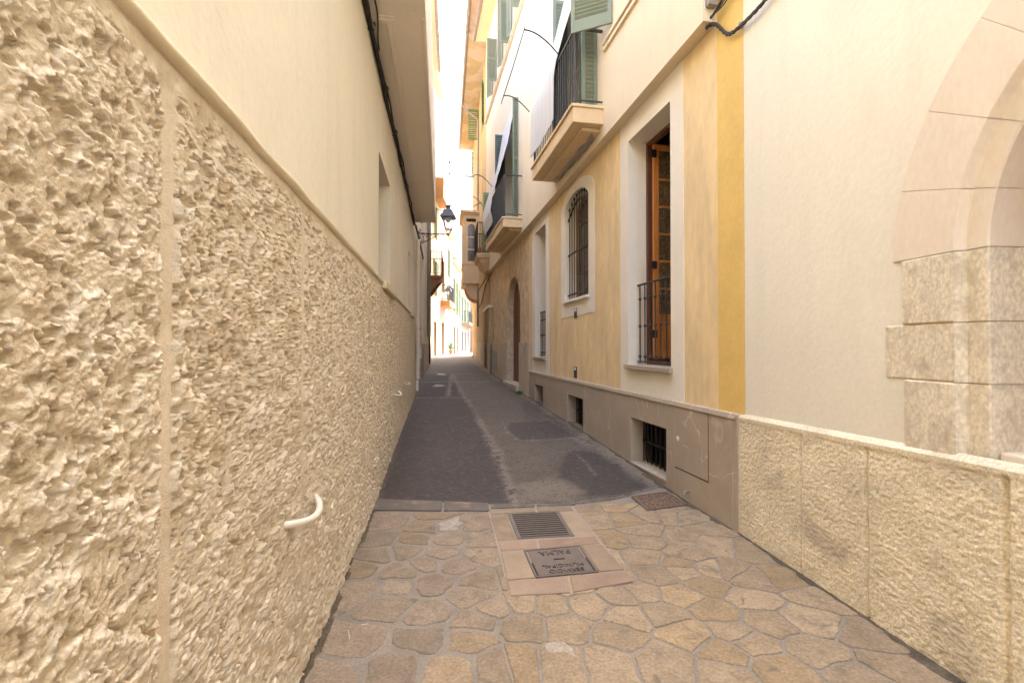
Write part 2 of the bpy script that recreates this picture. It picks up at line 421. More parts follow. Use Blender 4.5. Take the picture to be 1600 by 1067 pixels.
def chaikin(poly, r=.18):
    out = []
    for i in range(len(poly)):
        p, q = poly[i], poly[(i + 1) % len(poly)]
        out += [(p[0] * (1 - r) + q[0] * r, p[1] * (1 - r) + q[1] * r), (p[0] * r + q[0] * (1 - r), p[1] * r + q[1] * (1 - r))]
    return out
def shrink(poly, k):
    cx = sum(p[0] for p in poly) / len(poly); cy = sum(p[1] for p in poly) / len(poly); out = []
    for x, y in poly:
        d = math.hypot(x - cx, y - cy); out.append((cx + (x - cx) * max(.3, 1 - k / d), cy + (y - cy) * max(.3, 1 - k / d)))
    return out
class Slabs:
    def __init__(s): s.v, s.f, s.c = [], [], []
    def stone(s, poly, z, col, lip=.010, top=.006, tl=.004):
        n = len(poly); k = len(s.v); a = poly; b = shrink(poly, lip * .5); c = shrink(poly, lip * 1.3)
        tilt = (random.uniform(-tl, tl), random.uniform(-tl, tl))
        cx = sum(p[0] for p in poly) / n; cy = sum(p[1] for p in poly) / n
        for ring, zz in ((a, -.012), (b, top * .45), (c, top)):
            for x, y in ring: s.v.append((x, y, g(y) + z + zz + (x - cx) * tilt[0] + (y - cy) * tilt[1]))
        for j in range(2):
            for i in range(n): s.f.append((k + j * n + i, k + j * n + (i + 1) % n, k + (j + 1) * n + (i + 1) % n, k + (j + 1) * n + i))
        s.f.append(tuple(range(k + 2 * n, k + 3 * n))); s.c += [col] * (3 * n)
    def build(s, name, m):
        me = bpy.data.meshes.new(name); me.from_pydata(s.v, [], s.f); me.update()
        a = me.color_attributes.new('Col', 'FLOAT_COLOR', 'POINT'); a.data.foreach_set('color', [x for c in s.c for x in (*c, 1)])
        me.materials.append(MATS[m]); o = link(name, me); tag(o, kind='structure'); return o
S = Slabs()
whitepix = {(702, 819): (.34, .295, .245)}
for i, (sx, sy) in enumerate(seeds):
    poly = [(-3, -6), (4, -6), (4, 6.2), (-3, 6.2)]
    for j, (tx, ty) in enumerate(seeds):
        if i == j or math.hypot(tx - sx, ty - sy) > 2.2: continue
        nx, ny = tx - sx, ty - sy
        poly = clip(poly, nx, ny, nx * (sx + tx) / 2 + ny * (sy + ty) / 2)
        if len(poly) < 3: break
    poly = walls_clip(poly)
    edge = 4.66 if sx < -.0 else 0
    if sx < .05: poly = clip(poly, 0, 1, 4.64)
    else:
        for a, b in zip(BND[3:-1], BND[4:]):
            ex, ey = b.x - a.x, b.y - a.y; poly = clip(poly, -ey, ex, -ey * a.x + ex * a.y - .0)
    if len(poly) < 3: continue
    if sum(poly[k][0] * poly[(k + 1) % len(poly)][1] - poly[(k + 1) % len(poly)][0] * poly[k][1] for k in range(len(poly))) < .012: continue
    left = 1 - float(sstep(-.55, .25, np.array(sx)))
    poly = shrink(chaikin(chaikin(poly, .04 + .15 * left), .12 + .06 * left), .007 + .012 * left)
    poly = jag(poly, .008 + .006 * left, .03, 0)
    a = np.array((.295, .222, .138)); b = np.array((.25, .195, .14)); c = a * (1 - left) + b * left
    c = c * random.uniform(.80, 1.14); w = random.random()
    if w < .25: c = c * .75 + np.array((.21, .165, .115)) * .25
    elif w > .8: c = c * np.array((1.03, .99, .90))
    if i < len(PIX) and PIX[i] in whitepix: c = np.array(whitepix[PIX[i]])
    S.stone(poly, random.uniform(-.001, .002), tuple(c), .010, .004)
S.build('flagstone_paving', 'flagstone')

# straight slabs: the kerb row at the asphalt and the surround of grate and manhole
S = Slabs()
q = [gp(*p) for p in ((762,796),(895,790),(992,910),(796,934))]; q = [(p.x, p.y) for p in q][::-1]
S.stone(q, .001, (.30, .245, .19), .002, .002, 0)
G1, PK = (.185, .162, .145), (.345, .285, .205)
for q, c in [([(572,798),(583,780),(692,784),(690,799)], G1), ([(693,784),(764,787),(766,799),(693,799)], G1),
     ([(764,797),(836,794),(838,801),(766,805)], PK), ([(838,793),(893,791),(897,799),(840,801)], PK), ([(767,788),(836,788),(836,793),(766,796)], G1),
     ([(838,788),(900,788),(896,790),(838,792.5)], G1),
     ([(766,806),(792.5,804),(808,845.5),(777,847)], (.35, .27, .19)), ([(873.5,800),(896,800),(930,838),(898.5,839.5)], (.44, .34, .24)),
     ([(777,848),(838,845),(841,859),(782,863)], (.40, .29, .215)), ([(840,845),(930,839.5),(938,851),(843,859)], (.37, .26, .195)),
     ([(782,864),(816.5,862),(836.5,905),(792,908)], (.43, .33, .24)), ([(907.5,853.5),(940,852),(976,892),(937,895)], (.345, .26, .185)),
     ([(792,909),(888,902.5),(893,928),(797,933)], (.44, .33, .25)), ([(890,902),(977,893.5),(991,910),(895,927.5)], (.38, .275, .205))]:
    p = [gp(*a) for a in q]; p = [(a.x, a.y) for a in p][::-1]
    if sum(p[k][0] * p[(k + 1) % 4][1] - p[(k + 1) % 4][0] * p[k][1] for k in range(4)) < 0: p = p[::-1]
    S.stone(jag(shrink(p, .004), .002, .06), .009, tuple(np.array(c) * np.array((.69, .67, .62)) * random.uniform(.93, 1.05)), .006, .004, .001)
S.build('drain_slab', 'pink_slab')
S = Slabs(); q = [gp(*p) for p in ((852,1006),(866,1003),(882,1004),(893,1012),(899,1027),(892,1024),(882,1018),(868,1021),(856,1021))]
S.stone(jag([(p.x, p.y) for p in q][::-1], .004, .02), .005, (.37, .315, .245), .002, .0015, 0); S.build('lime_patch', 'flagstone')

# asphalt with its trench seams and patches (each a different asphalt)
def sd(X, Y, poly):                       # signed distance to a polygon on the ground, negative inside
    P = [(p.x, p.y) for p in poly]; d = np.full(X.shape, 1e9); ins = np.zeros(X.shape, bool)
    for i in range(len(P)):
        (ax, ay), (bx, by) = P[i], P[(i + 1) % len(P)]; ex, ey = bx - ax, by - ay
        t = np.clip(((X - ax) * ex + (Y - ay) * ey) / (ex * ex + ey * ey), 0, 1)
        d = np.minimum(d, np.hypot(X - ax - ex * t, Y - ay - ey * t))
        ins ^= ((ay > Y) != (by > Y)) & (X < (bx - ax) * (Y - ay) / (by - ay + 1e-12) + ax)
    return np.where(ins, -d, d)
def sl(X, Y, line):
    d = np.full(X.shape, 1e9)
    for a, b in zip(line[:-1], line[1:]):
        ex, ey = b.x - a.x, b.y - a.y; t = np.clip(((X - a.x) * ex + (Y - a.y) * ey) / (ex * ex + ey * ey), 0, 1)
        d = np.minimum(d, np.hypot(X - a.x - ex * t, Y - a.y - ey * t))
    return d
px = lambda *q: [gp(*p) for p in q]
rows, cols = 620, 230
t = np.linspace(0, 1, rows)[:, None]; u = np.linspace(0, 1, cols)[None, :]
x0 = -1.7 + 4.2 * u
Y = yb(x0) + (62 - yb(x0)) * t ** 2.1
xl = np.where(Y < 21, L1.a + L1.b * Y - .35, np.interp(Y, [21, 24, 62], [L1.a + L1.b * 21 - .35, -7, -9]))
xr = np.where(Y < 28, R1.a + R1.b * Y + .35, np.interp(Y, [28, 33, 62], [R1.a + R1.b * 28 + .35, 2, 4]))
X = xl + (xr - xl) * u
Y = yb(X) + (62 - yb(X)) * t ** 2.1 - .03 * (1 - t)
w = fbm(X * 3, Y * 3, 50) - .5; w2 = fbm(X * 12, Y * 12, 60) - .5; w3 = fbm(X * 40, Y * 40, 70) - .5
C = np.zeros(X.shape + (3,)); C[:] = (.128, .106, .083)
def lay(mask, col, a=1.0):
    m = (np.clip(mask, 0, 1) * a)[..., None]; C[:] = C * (1 - m) + np.array(col) * m
lay(sstep(-.1, .25, w + w2 * .4), (.095, .079, .063), .6)
lay(sstep(.02, .2, w2 + w * .5), (.135, .11, .084), .5)
seam = px((803,786), (797,762), (776,705), (755,669), (740,639), (724,618), (714,599), (706,585), (700,575))
left = px((803,790), (797,762), (776,705), (755,669), (740,639), (724,618), (714,599), (706,585), (520,585), (450,800))
lay(sstep(.03, -.03, sd(X, Y, left) + w2 * .05), (.068, .057, .052))
lay(sstep(.05, .3, w + .3 * w2) * (sd(X, Y, left) < 0), (.085, .072, .064), .55)
for poly, col, a in [(px((653,620),(662,598),(711,599),(719,620)), (.050, .042, .039), 1),
                     (px((665,596),(676,581),(700,581),(709,596)), (.06, .051, .046), .8),
                     (px((797,660),(872,657),(905,684),(809,688),(791,669)), (.066, .056, .05), .85),
                     (px((890,702),(938,708),(1020,758),(962,776),(905,772),(868,735)), (.056, .047, .041), .8),
                     (px((815,632),(850,628),(872,655),(824,658)), (.075, .063, .052), .6)]:
    lay(sstep(.05, -.06, sd(X, Y, poly) + w * .12 + w2 * .12), col, a)
lay(sstep(.10, -.08, sd(X, Y, px((806,786),(812,756),(858,748),(905,768),(880,784))) + w * .35), (.22, .18, .135), .6)
lay(sstep(.11, .01, np.abs(sl(X, Y, seam)) + w * .12 + w2 * .10) * sstep(-.3, .1, w2 + w3 * .6), (.225, .188, .15), .9)
for ln, wd, a in [(px((640,622),(690,621),(728,621)), .09, 1), (px((660,597),(700,596),(750,598),(775,594)), .16, .9), (px((676,583),(705,583),(735,583)), .14, .8),
              (px((785,660),(793,675),(809,688),(850,687),(908,684)), .045, .8), (px((890,702),(915,722),(930,742)), .03, .6), (px((797,655),(870,654)), .04, .4),
              (px((905,684),(960,712),(1010,746),(1045,760)), .26, .75), (px((845,650),(880,668),(905,684)), .07, .4), (px((803,784),(900,785),(962,778),(1020,763)), .05, .7)]:
    lay(sstep(wd, wd * .2, sl(X, Y, ln) + w2 * .10 + w * .05) * sstep(-.22, .10, w2 + w3 * .5), (.23, .19, .145), a)
edge_l = X - (L1.a + L1.b * Y); edge_r = (R1.a + R1.b * Y) - X
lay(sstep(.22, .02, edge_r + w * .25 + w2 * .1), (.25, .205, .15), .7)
lay(sstep(.10, .0, edge_l + w * .1), (.13, .11, .085), .6)
lay(sstep(.13, .26, w3 + w2 * .3), (.17, .145, .115), .35); lay(sstep(-.14, -.28, w3 + w2 * .2), (.03, .026, .024), .6)
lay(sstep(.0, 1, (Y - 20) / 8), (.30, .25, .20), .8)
C *= .86
Z = np.interp(Y, GY, GZ) + .002 + .006 * w + .004 * w2 + .0025 * w3
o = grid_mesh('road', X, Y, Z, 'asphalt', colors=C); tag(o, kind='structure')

# ================================================================== LEFT HOUSE WITH THE ROUGH PLINTH
LA = thing('stucco_house', L1.P(4, 0, 0), 'cream rendered house on the left with a lumpy stucco plinth, recessed window and overhanging box', 'house')
ZM = 2.315
jY = [L1.Yx(255), L1.Yx(470)]
Yend = 11.95
def stucco(y0, y1, smin, k, smax, rows):
    ys = [y0]
    while ys[-1] < y1: ys.append(min(y1, ys[-1] + min(smax, max(smin, k * ys[-1] ** 2))))
    YG, TG = np.meshgrid(np.array(ys), np.linspace(0, 1, rows)); zb = np.interp(YG, GY, GZ) - .05; ZG = zb + (ZM - zb) * TG
    wx, wz = YG + .008 * (fbm(YG * 40, ZG * 40, 1, 3) - .5) * 2, ZG + .008 * (fbm(YG * 40 + 50, ZG * 40, 2, 3) - .5) * 2
    def lumps(s, k): return np.sqrt(np.clip(1 - (worley(wx * s * 1.05, wz * s, k) * 1.12) ** 2, 0, 1))
    l1, l2, l3, l4 = lumps(25, 11), lumps(52, 12), lumps(104, 13), lumps(190, 21)
    big = fbm(wx * 7, wz * 5.5, 10, 4); cov = sstep(.36, .60, fbm(wx * 13 + 9, wz * 12, 14, 4))
    d = .011 * big + .0075 * l1 * (.45 + .55 * cov) + .009 * l2 * (.5 + .5 * cov) + .0065 * l3 * (.6 + .4 * cov) + .0035 * l4 + .004 * (fbm(wx * 120, wz * 120, 15, 3) - .5)
    pit = sstep(.60, .65, fbm(wx * 44, wz * 44 + 7, 16, 3)); d = d - .017 * pit - .006
    d = d * .84
    joint = np.zeros_like(d)
    for y in jY: joint = np.maximum(joint, sstep(.035, .026, np.abs(YG - y + .004 * (fbm(ZG * 3, ZG * 0 + y, 17) - .5) * 2)))
    toplip = sstep(ZM - .09, ZM - .03, ZG + .03 * (fbm(YG * 14, ZG * 14, 22) - .5))
    flat = np.maximum(joint, toplip); d = d * (1 - flat) + (.006 + .002 * fbm(YG * 20, ZG * 20, 18) + .004 * toplip) * flat
    PX = L1.a + L1.b * YG + L1.out.x * d; PY = YG + L1.out.y * d
    grid_mesh('rough_plinth', PX, PY, ZG, 'stucco', LA)
stucco(.05, jY[1], .0028, .0034, .014, 820)
stucco(jY[1], Yend, .0028, .0034, .014, 470)
b = MB()
nseg = 60
prof = [(-.035, ZM - .012), (.022, ZM - .014), (.032, ZM + .004), (.030, ZM + .020), (.016, ZM + .034), (-.035, ZM + .036)]
vs = []
for i in range(nseg + 1):
    y = -.3 + (Yend + .3) * i / nseg
    for dd, z in prof: vs.append(L1.P(y, dd + .003 * math.sin(i * 1.7) , z + .003 * math.sin(i * 2.3)))
k = len(prof)
b.add(vs, [(i * k + j, i * k + j + 1, (i + 1) * k + j + 1, (i + 1) * k + j) for i in range(nseg) for j in range(k - 1)])
b.build('moulding', 'stucco_lip', LA, smooth=True)
w1 = (L1.Yx(591.5, -.03), L1.Yx(609.5, -.03), ZM + .02, 3.81)
w2_ = (L1.Yx(638, -.03), L1.Yx(641.5, -.03), ZM + .02, 3.68)
MB().prism(L1, rect(-12, Yend, ZM - .03, 8.6), -.38, -.03, [rect(*w1), rect(*w2_)]).build('upper_wall', 'cream_plaster', LA)  # unseen height and the stretch behind the camera are sized for the light
MB().box(L1, -12, Yend, -.38, -.05, -.5, ZM - .03).build('base_wall', 'stucco', LA)
shell_back(L1, -12, Yend, 8.6, LA)
for wn, lab in ((w1, None), (w2_, None)):
    a, c, z0, z1 = wn
    o = MB().box(L1, a, c, -.36, -.30, z0, z1).build('window', 'brown_wood', LA)
    MB().box(L1, a + .08, (a + c) / 2 - .03, -.30, -.295, z0 + .1, z1 - .1).box(L1, (a + c) / 2 + .03, c - .08, -.30, -.295, z0 + .1, z1 - .1).build('pane', 'window_glass', o)
    MB().box(L1, a - .02, c + .06, -.32, .065, z0 - .075, z0 + .004).build('sill', 'stucco_lip', o, bevel=.012)
OH0, OH1 = 2.6, L1.pix(646, 331, -.03)[0]
MB().box(L1, OH0, OH1, -.03, .52, 4.72, 6.6).build('overhang', 'overhang_paint', LA, bevel=.006)
b = MB()
s0 = L1.Yx(590, .1)
for (a, c, d0, d1, h) in ((4.55, OH1, .15, .20, .022), (4.55, OH1, .20, .225, .012), (4.50, 4.55, .0, .20, .022), (4.46, 4.50, .0, .225, .012), (4.46, OH1 - .005, .485, .515, .012)):
    b.box(L1, a, c, d0, d1, 4.72 - h, 4.7205)
b.build('soffit_moulding', 'overhang_paint', LA, bevel=.005)
def handle(p0, p1):
    (y0, z0), (y1, z1) = L1.pix(*p0, .03), L1.pix(*p1, .03); pts = []
    for i in range(17):
        t = i / 16; s_ = math.sin(math.pi * t)
        pts.append(L1.P(y0 + (y1 - y0) * t, -.03 + .11 * s_ ** .55, z0 + (z1 - z0) * t - .035 * s_))
    MB().tube(pts, .016, 12).build('wall_handle', 'white_pipe', LA, smooth=True)
handle((450, 821), (500, 771)); handle((616, 617), (624, 611)); handle((632.5, 599), (637.5, 596.5))

# dirt gathered along the foot of the walls
for fr, y0, y1, d0, k in ((L1, .6, 12, .0, 0), (RA, .8, 4.15, .0, 3), (R1, 4.2, 18.4, .0, 6)):
    ys = np.arange(y0, y1, .02); n_ = len(ys); zz = np.zeros_like(ys)
    wdt = .010 + (.03 if k == 0 else .05) * sstep(.40, .75, fbm(ys * 5, zz + k, 90 + k)) + .02 * fbm(ys * 30, zz + k, 91 + k, 2)
    b = MB(); vs = []
    for y, w0 in zip(ys, wdt):
        for dd, zq in ((-.03, .012), (w0 * .5, .010), (w0, .0045)): p = fr.P(y, dd + d0, 0); p.z = g(p.y) + zq; vs.append(p)
    b.add(vs, [(i * 3 + j, i * 3 + j + 1, i * 3 + j + 4, i * 3 + j + 3) for i in range(n_ - 1) for j in range(2)])
    tag(b.build('wall_foot_dirt', 'dirt'), kind='structure')

# cable bundle under the overhang
pts = lambda f, a, c, n: [f(a + (c - a) * i / n) for i in range(n + 1)]
b = MB()
ph = [random.uniform(0, 6) for _ in range(20)]
for k in range(6):
    b.tube(pts(lambda y, k=k: L1.P(y, -.005 + .020 * math.sin(k * 1.1) + .012 * math.sin(y * 3.1 + ph[k]) if y < 11.9 else .03 + .02 * math.sin(k * 1.1), 4.665 + .022 * math.cos(k * 1.3) + .02 * math.sin(y * 2.3 + ph[k + 6]) + .02 * math.sin(y * .9)), 2.7, 16.7, 110), .011 if k else .016, 6)
for k in range(7):
    y = 3.4 + k * 1.15; b.tube([L1.P(y, .04 * math.cos(a), 4.665 + .05 * math.sin(a)) for a in [i * .7 for i in range(9)]], .007, 5)
b.tube(pts(lambda y: L1.P(y, .02 + .06 * math.sin((y - 3.6) * 2.2) ** 2, 4.70 + .01 * math.sin(y * 4)), 3.6, 5.0, 20), .008, 6)
tag(b.build('cable_bundle', 'cable_rubber', loc=L1.P(8, 0, 4.66), smooth=True), 'thick black cable bundle strung along the left house wall under its overhang', 'cable')
# ================================================================== RIGHT: HOUSE WITH THE STONE ARCH
AH = thing('arch_house', RA.P(1.5, 0, 0), 'pale cream house at the right edge with a stone arch and hammered stone plinth', 'house')
AY1 = R1.Yx(1163, -.03)
cY, cZ, Ro, Ri = 1.225, 2.07, 1.45, 1.125
SP = 1.05
hole = [(cY - Ri, SP), (cY + Ri, SP)] + [(cY + Ri * math.cos(math.pi * i / 40), cZ + Ri * math.sin(math.pi * i / 40)) for i in range(41)]
MB().prism(RA, rect(-12, AY1, SP - .1, 14.0), -.42, -.03, [hole]).build('wall', 'arch_plaster', AH)  # unseen stretch behind the camera and height added to hold back sky and sun
shell_back(RA, -12, AY1, 14.0, AH, -.42)
MB().box(RA, -12, AY1, -.42, -.06, -.5, SP - .1).build('base_wall', 'arch_plaster', AH)
def coping(y): return np.interp(y, [1.5, 2.0, 4.2], [1.075, 1.062, .995])
ys = [.0]
while ys[-1] < AY1 + .1: ys.append(ys[-1] + min(.009, .0028 + .0022 * ys[-1]))
ys = np.array(ys); YG, TG = np.meshgrid(ys, np.linspace(0, 1, 190)); top = coping(YG)
ZG = -.03 + (top + .03) * TG
d = .004 * (fbm(YG * 55, ZG * 60, 31, 3) - .5) * 2 + .0035 * np.clip(1 - worley(YG * 60, ZG * 75, 32), 0, 1) + .008 * (fbm(YG * 7, ZG * 7, 33) - .5) - .002
for y, wd in ((3.383, .004), (2.839, .007), (2.12, .010), (1.3, .006)):
    d -= .020 * sstep(wd * 2.2, wd * .6, np.abs(YG - y + .010 * (fbm(ZG * 6, ZG * 0 + y, 34) - .5)))
lip = sstep(.045, .02, top - ZG); d = d * (1 - lip) + .004 * lip
PX = RA.a + RA.b * YG + RA.out.x * d; PY = YG + RA.out.y * d
grid_mesh('stone_plinth', PX[:, ::-1], PY[:, ::-1], ZG[:, ::-1], 'hammered_stone', AH)
b = MB(); n = 40
vs = []
for i in range(n + 1):
    y = (AY1 + .08) * i / n; z = float(coping(y))
    for dd, zz in ((.001, z - .012), (.001, z - .003), (-.008, z + .008), (-.032, z + .034)): vs.append(RA.P(y, dd, zz))
b.add(vs, [(i * 4 + j, i * 4 + j + 1, i * 4 + j + 5, i * 4 + j + 4) for i in range(n) for j in range(3)])
b.build('coping', 'hammered_stone', AH, smooth=True)
# voussoirs, a ring of wedge blocks round the arch
mort = MB(); st = MB(); inner = MB(); inm = MB()
cuts = [0, 15.2, 31, 47, 62.5, 78, 93.5, 109, 124.5, 140, 155, 180]
def arc(r, a): return (cY + r * math.cos(math.radians(a)), cZ + r * math.sin(math.radians(a)))
def seg(a0, a1, r0, r1, n=6): return [arc(r1, a0 + (a1 - a0) * i / n) for i in range(n + 1)] + [arc(r0, a1 + (a0 - a1) * i / n) for i in range(n + 1)]
mort.prism(RA, seg(0, 180, Ri + .004, Ro - .004, 60), -.2, -.0245)
for a0, a1 in zip(cuts[:-1], cuts[1:]):
    st.prism(RA, seg(a0 + .07, a1 - .07, Ri, Ro + random.uniform(-.004, .004)), -.2, -.0215)
st.build('voussoir_ring', 'arch_stone', AH, bevel=.004)
prof = [(0, -.0215), (.004, -.024), (.022, -.060), (.030, -.064), (.118, -.066), (.124, -.074), (.124, -.40)]
def sweep(mb, path0, path1, shift=0.0, jamb=None, n=6):
    """mouldings that follow the arch between two angles, or up a jamb between two heights"""
    ps = []
    for i in range(n + 1):
        row = []
        for o_, dd in prof:
            if jamb: z = path0 + (path1 - path0) * i / n; y = cY + jamb * (Ri - o_ + shift)
            else: y, z = arc(Ri - o_ + shift, path0 + (path1 - path0) * i / n)
            row.append(RA.P(y, dd - shift, z))
        ps.append(row)
    k = len(prof)
    mb.add([p for r in ps for p in r], [(i * k + j, i * k + j + 1, (i + 1) * k + j + 1, (i + 1) * k + j) for i in range(n) for j in range(k - 1)])
for a0, a1 in zip(cuts[:-1], cuts[1:]): sweep(inner, a0 + .08, a1 - .08, 0, n=8)
sweep(mort, 0, 180, .004, n=60)
inner.build('arch_moulding', 'arch_stone', AH, smooth=False)
# jamb: weathered quoins below the springing
zj = [float(coping(2.4)) + .004, 1.385, 1.718, 2.07]
zj = [1.055, 1.425, 1.72, 2.07]
outs = [RA.Yx(1410, -.02), RA.Yx(1381, -.02), RA.Yx(1408, -.02)]
for side in (1, -1):
    for (z0, z1), yo in zip(zip(zj[:-1], zj[1:]), outs):
        wd = yo - (cY + Ri)
        y0, y1 = sorted((cY + side * Ri, cY + side * (Ri + wd)))
        MB().box(RA, y0, y1, -.2, -.021 + random.uniform(-.002, .003), z0 + .003, z1 - .003).build('quoin', 'jamb_stone', AH, bevel=.007)
        jm = MB(); sweep(jm, z0 + .003, z1 - .003, 0, side, 2); jm.build('jamb_moulding', 'jamb_stone', AH)
    y0, y1 = sorted((cY + side * (Ri + .004), cY + side * (Ri + .24)))
    mort.box(RA, y0, y1, -.2, -.0285, 1.05, 2.07); sweep(mort, 1.05, 2.07, .004, side, 2)
mort.build('stone_joint', 'mortar', AH)
MB().box(RA, cY - Ri, cY + Ri - .13, -.42, -.10, 1.0, 1.115).build('sill', 'arch_stone', AH, bevel=.012)
wd = MB().prism(RA, [(cY - Ri, 1.1), (cY + Ri, 1.1)] + [arc(Ri, 4.5 * i) for i in range(41)], -.41, -.37).build('window', 'brown_wood', AH)
b = MB()
for i in range(4):
    y = cY - .85 + i * .45; b.box(RA, y, y + .36, -.37, -.366, 1.25, 2.35)
b.build('pane', 'window_glass', wd)

# ================================================================== RIGHT: OCHRE HOUSE
OH = thing('ochre_house', R1.P(8, 0, 0), 'long ochre and cream house with marble plinth, iron balconies and green shutters', 'house')
PY0 = R1.Yx(1148); MY = R1.Yx(826.5); UY0 = R1.Yx(1100.5, .11); E1 = 18.5
band = lambda y: 4.62 - .0163 * (y - 4.6)
D0 = -.03
W1 = (R1.Yx(1048.7, D0), R1.Yx(982, D0)); C1 = (R1.Yx(1069, D0), R1.Yx(970, D0))
W2 = (R1.Yx(920, D0), R1.Yx(883, D0)); C2 = (R1.Yx(929.2, D0), R1.Yx(877, D0))
W3 = (R1.Yx(853, D0), R1.Yx(836.5, D0)); C3 = (R1.Yx(858.6, D0), R1.Yx(832, D0))
PIL = (R1.Yx(1163, D0), R1.Yx(1122.5, D0))
c1 = [(C1[0], 1.0), (C1[1], 1.0), (C1[1], band(C1[1]) + .02), (C1[0], band(C1[0]) + .02)]
c3 = [(C3[0], 1.0), (C3[1], 1.0), (C3[1], band(C3[1]) + .02), (C3[0], band(C3[0]) + .02)]
c2 = arched(*C2, 2.15, 4.14, .36)
lower = [(PIL[1], .98), (MY + .1, .98), (MY + .1, band(MY) + .05), (PIL[1], band(PIL[1]) + .05)]
hole1 = [(C1[0], .981), (C1[1], .981), (C1[1], band(C1[1]) + .021), (C1[0], band(C1[0]) + .021)]
hole3 = [(C3[0], .981), (C3[1], .981), (C3[1], band(C3[1]) + .021), (C3[0], band(C3[0]) + .021)]
MB().prism(R1, lower, -.38, D0, [hole1, c2, hole3]).build('lower_wall', 'ochre_plaster', OH)
def casing(poly, opening): return MB().prism(R1, poly, -.37, D0 + .007, [opening])
o1 = rect(*W1, 1.37, 4.31); o3 = rect(*W3, 1.37, 4.28)
o2 = arched(*W2, 2.45, 4.06, .28)
cas = [casing(c1, o1).build('casing', 'white_casing', OH), casing(c2, o2).build('casing', 'white_casing', OH), casing(c3, o3).build('casing', 'white_casing', OH)]
MB().box(R1, PIL[0], PIL[1], -.38, D0 + .004, .97, 13.4).build('corner_pilaster', 'yellow_plaster', OH)
MB().box(R1, PIL[1], UY0 - .0, -.38, D0 - .002, band(4.4) + .049, 13.4).build('recessed_strip', 'upper_plaster', OH)
# upper wall stands 0.14 m proud of the lower one
B1 = (R1.Yx(932, .11), R1.Yx(932, .11) + 1.35); B2 = (R1.Yx(809.5, .11), R1.Yx(788.5, .11))
DL1, DL2 = (5.03, 7.75), (4.87, 8.15)
T = [(R1.Yx(813, .11), 2.3), (R1.Yx(796, .11), 2.3), (R1.Yx(776, .11), 1.4)]
SC = 10.22
thirds = []
for (y, h), wid, z0 in zip(T, (1.0, .95, .8), (10.35, 10.35, 10.5)): thirds.append(rect(y, y + wid, z0, z0 + h))
up = [(UY0, band(UY0)), (E1, band(E1)), (E1, 13.4), (UY0, 13.4)]
MB().prism(R1, up, -.38, .11, [rect(*B1, *DL1), rect(*B2, *DL2)] + thirds).build('upper_wall', 'upper_plaster', OH)
shell_back(R1, PY0 - .1, E1, 13.4, OH)
b = MB()
for z, h, dd in ((0, .05, .035), (.085, .045, .05)):
    za = R1.pix(948, 78, .11)[1]; ye = R1.Yx(946, .11)
    b.box(R1, UY0, ye, .1, .11 + dd, za + z, za + z + h)
b.box(R1, R1.Yx(946, .11) - .1, R1.Yx(946, .11) + .001, .1, .14, R1.pix(948, 78, .11)[1] + .051, R1.pix(948, 78, .11)[1] + .084)
b.build('wall_moulding', 'upper_plaster', OH, bevel=.006)
MB().box(R1, UY0, E1, .1, .16, SC - .05, SC).box(R1, UY0, E1, .1, .19, SC, SC + .05).build('string_course', 'upper_plaster', OH, bevel=.008)
# window joinery
def frame_box(mb, Y0, Y1, z0, z1, d, t=.06, th=.05):
    mb.box(R1, Y0, Y0 + t, d - th, d, z0, z1).box(R1, Y1 - t, Y1, d - th, d, z0, z1).box(R1, Y0 + t, Y1 - t, d - th, d, z1 - t, z1).box(R1, Y0 + t, Y1 - t, d - th, d, z0, z0 + t)
rd = D0 - .25
b = MB(); frame_box(b, W1[0] + .001, W1[1] - .001, 1.372, 4.308, rd, .05, .07); fr1 = b.build('window_frame', 'red_wood', cas[0], bevel=.006)
# open casement, swung into the room from the far jamb
o = R1.P(W1[1] - .075, rd - .05, 0); w = -R1.out; nrm = R1.dir
b = MB(); p = MB()
Zt, Zb, wid = 4.26, 1.44, .5
U = Vector((0, 0, 1))
st_ = .075
b.obox(o + U * Zb, w * st_, -nrm * .045, U * (Zt - Zb)).obox(o + w * (wid - st_) + U * Zb, w * st_, -nrm * .045, U * (Zt - Zb))
for z, h in ((Zb, .12), (Zt - .08, .08), (Zb + .52, .07)): b.obox(o + w * st_ + U * z, w * (wid - 2 * st_), -nrm * .045, U * h)
for i in range(1, 6):
    b.obox(o + w * st_ + U * (Zb + .55 + i * .36) - nrm * .008, w * (wid - 2 * st_), -nrm * .03, U * .028)
b.obox(o + w * st_ + U * (Zb + .12) - nrm * .012, w * (wid - 2 * st_), -nrm * .02, U * .40)
p.obox(o + w * st_ + U * (Zb + .58) - nrm * .018, w * (wid - 2 * st_), -nrm * .008, U * (Zt - Zb - .66))
b.build('casement', 'orange_wood', cas[0], bevel=.004)
p.build('pane', 'patterned_glass', cas[0])
for z in (1.72, 2.62, 4.08): MB().obox(o + U * z - nrm * .05 - w * .035, w * .07, -nrm * .014, U * .10).build('hinge', 'iron', cas[0])
MB().box(R1, W1[0] + .071, W1[0] + .12, rd - .07, rd - .02, 1.45, 4.23).build('casement', 'orange_wood', cas[0], bevel=.004)
MB().box(R1, W1[0] - .04, W1[1] + .05, -.30, D0 + .055, 1.312, 1.372).build('sill', 'marble', cas[0], bevel=.008)
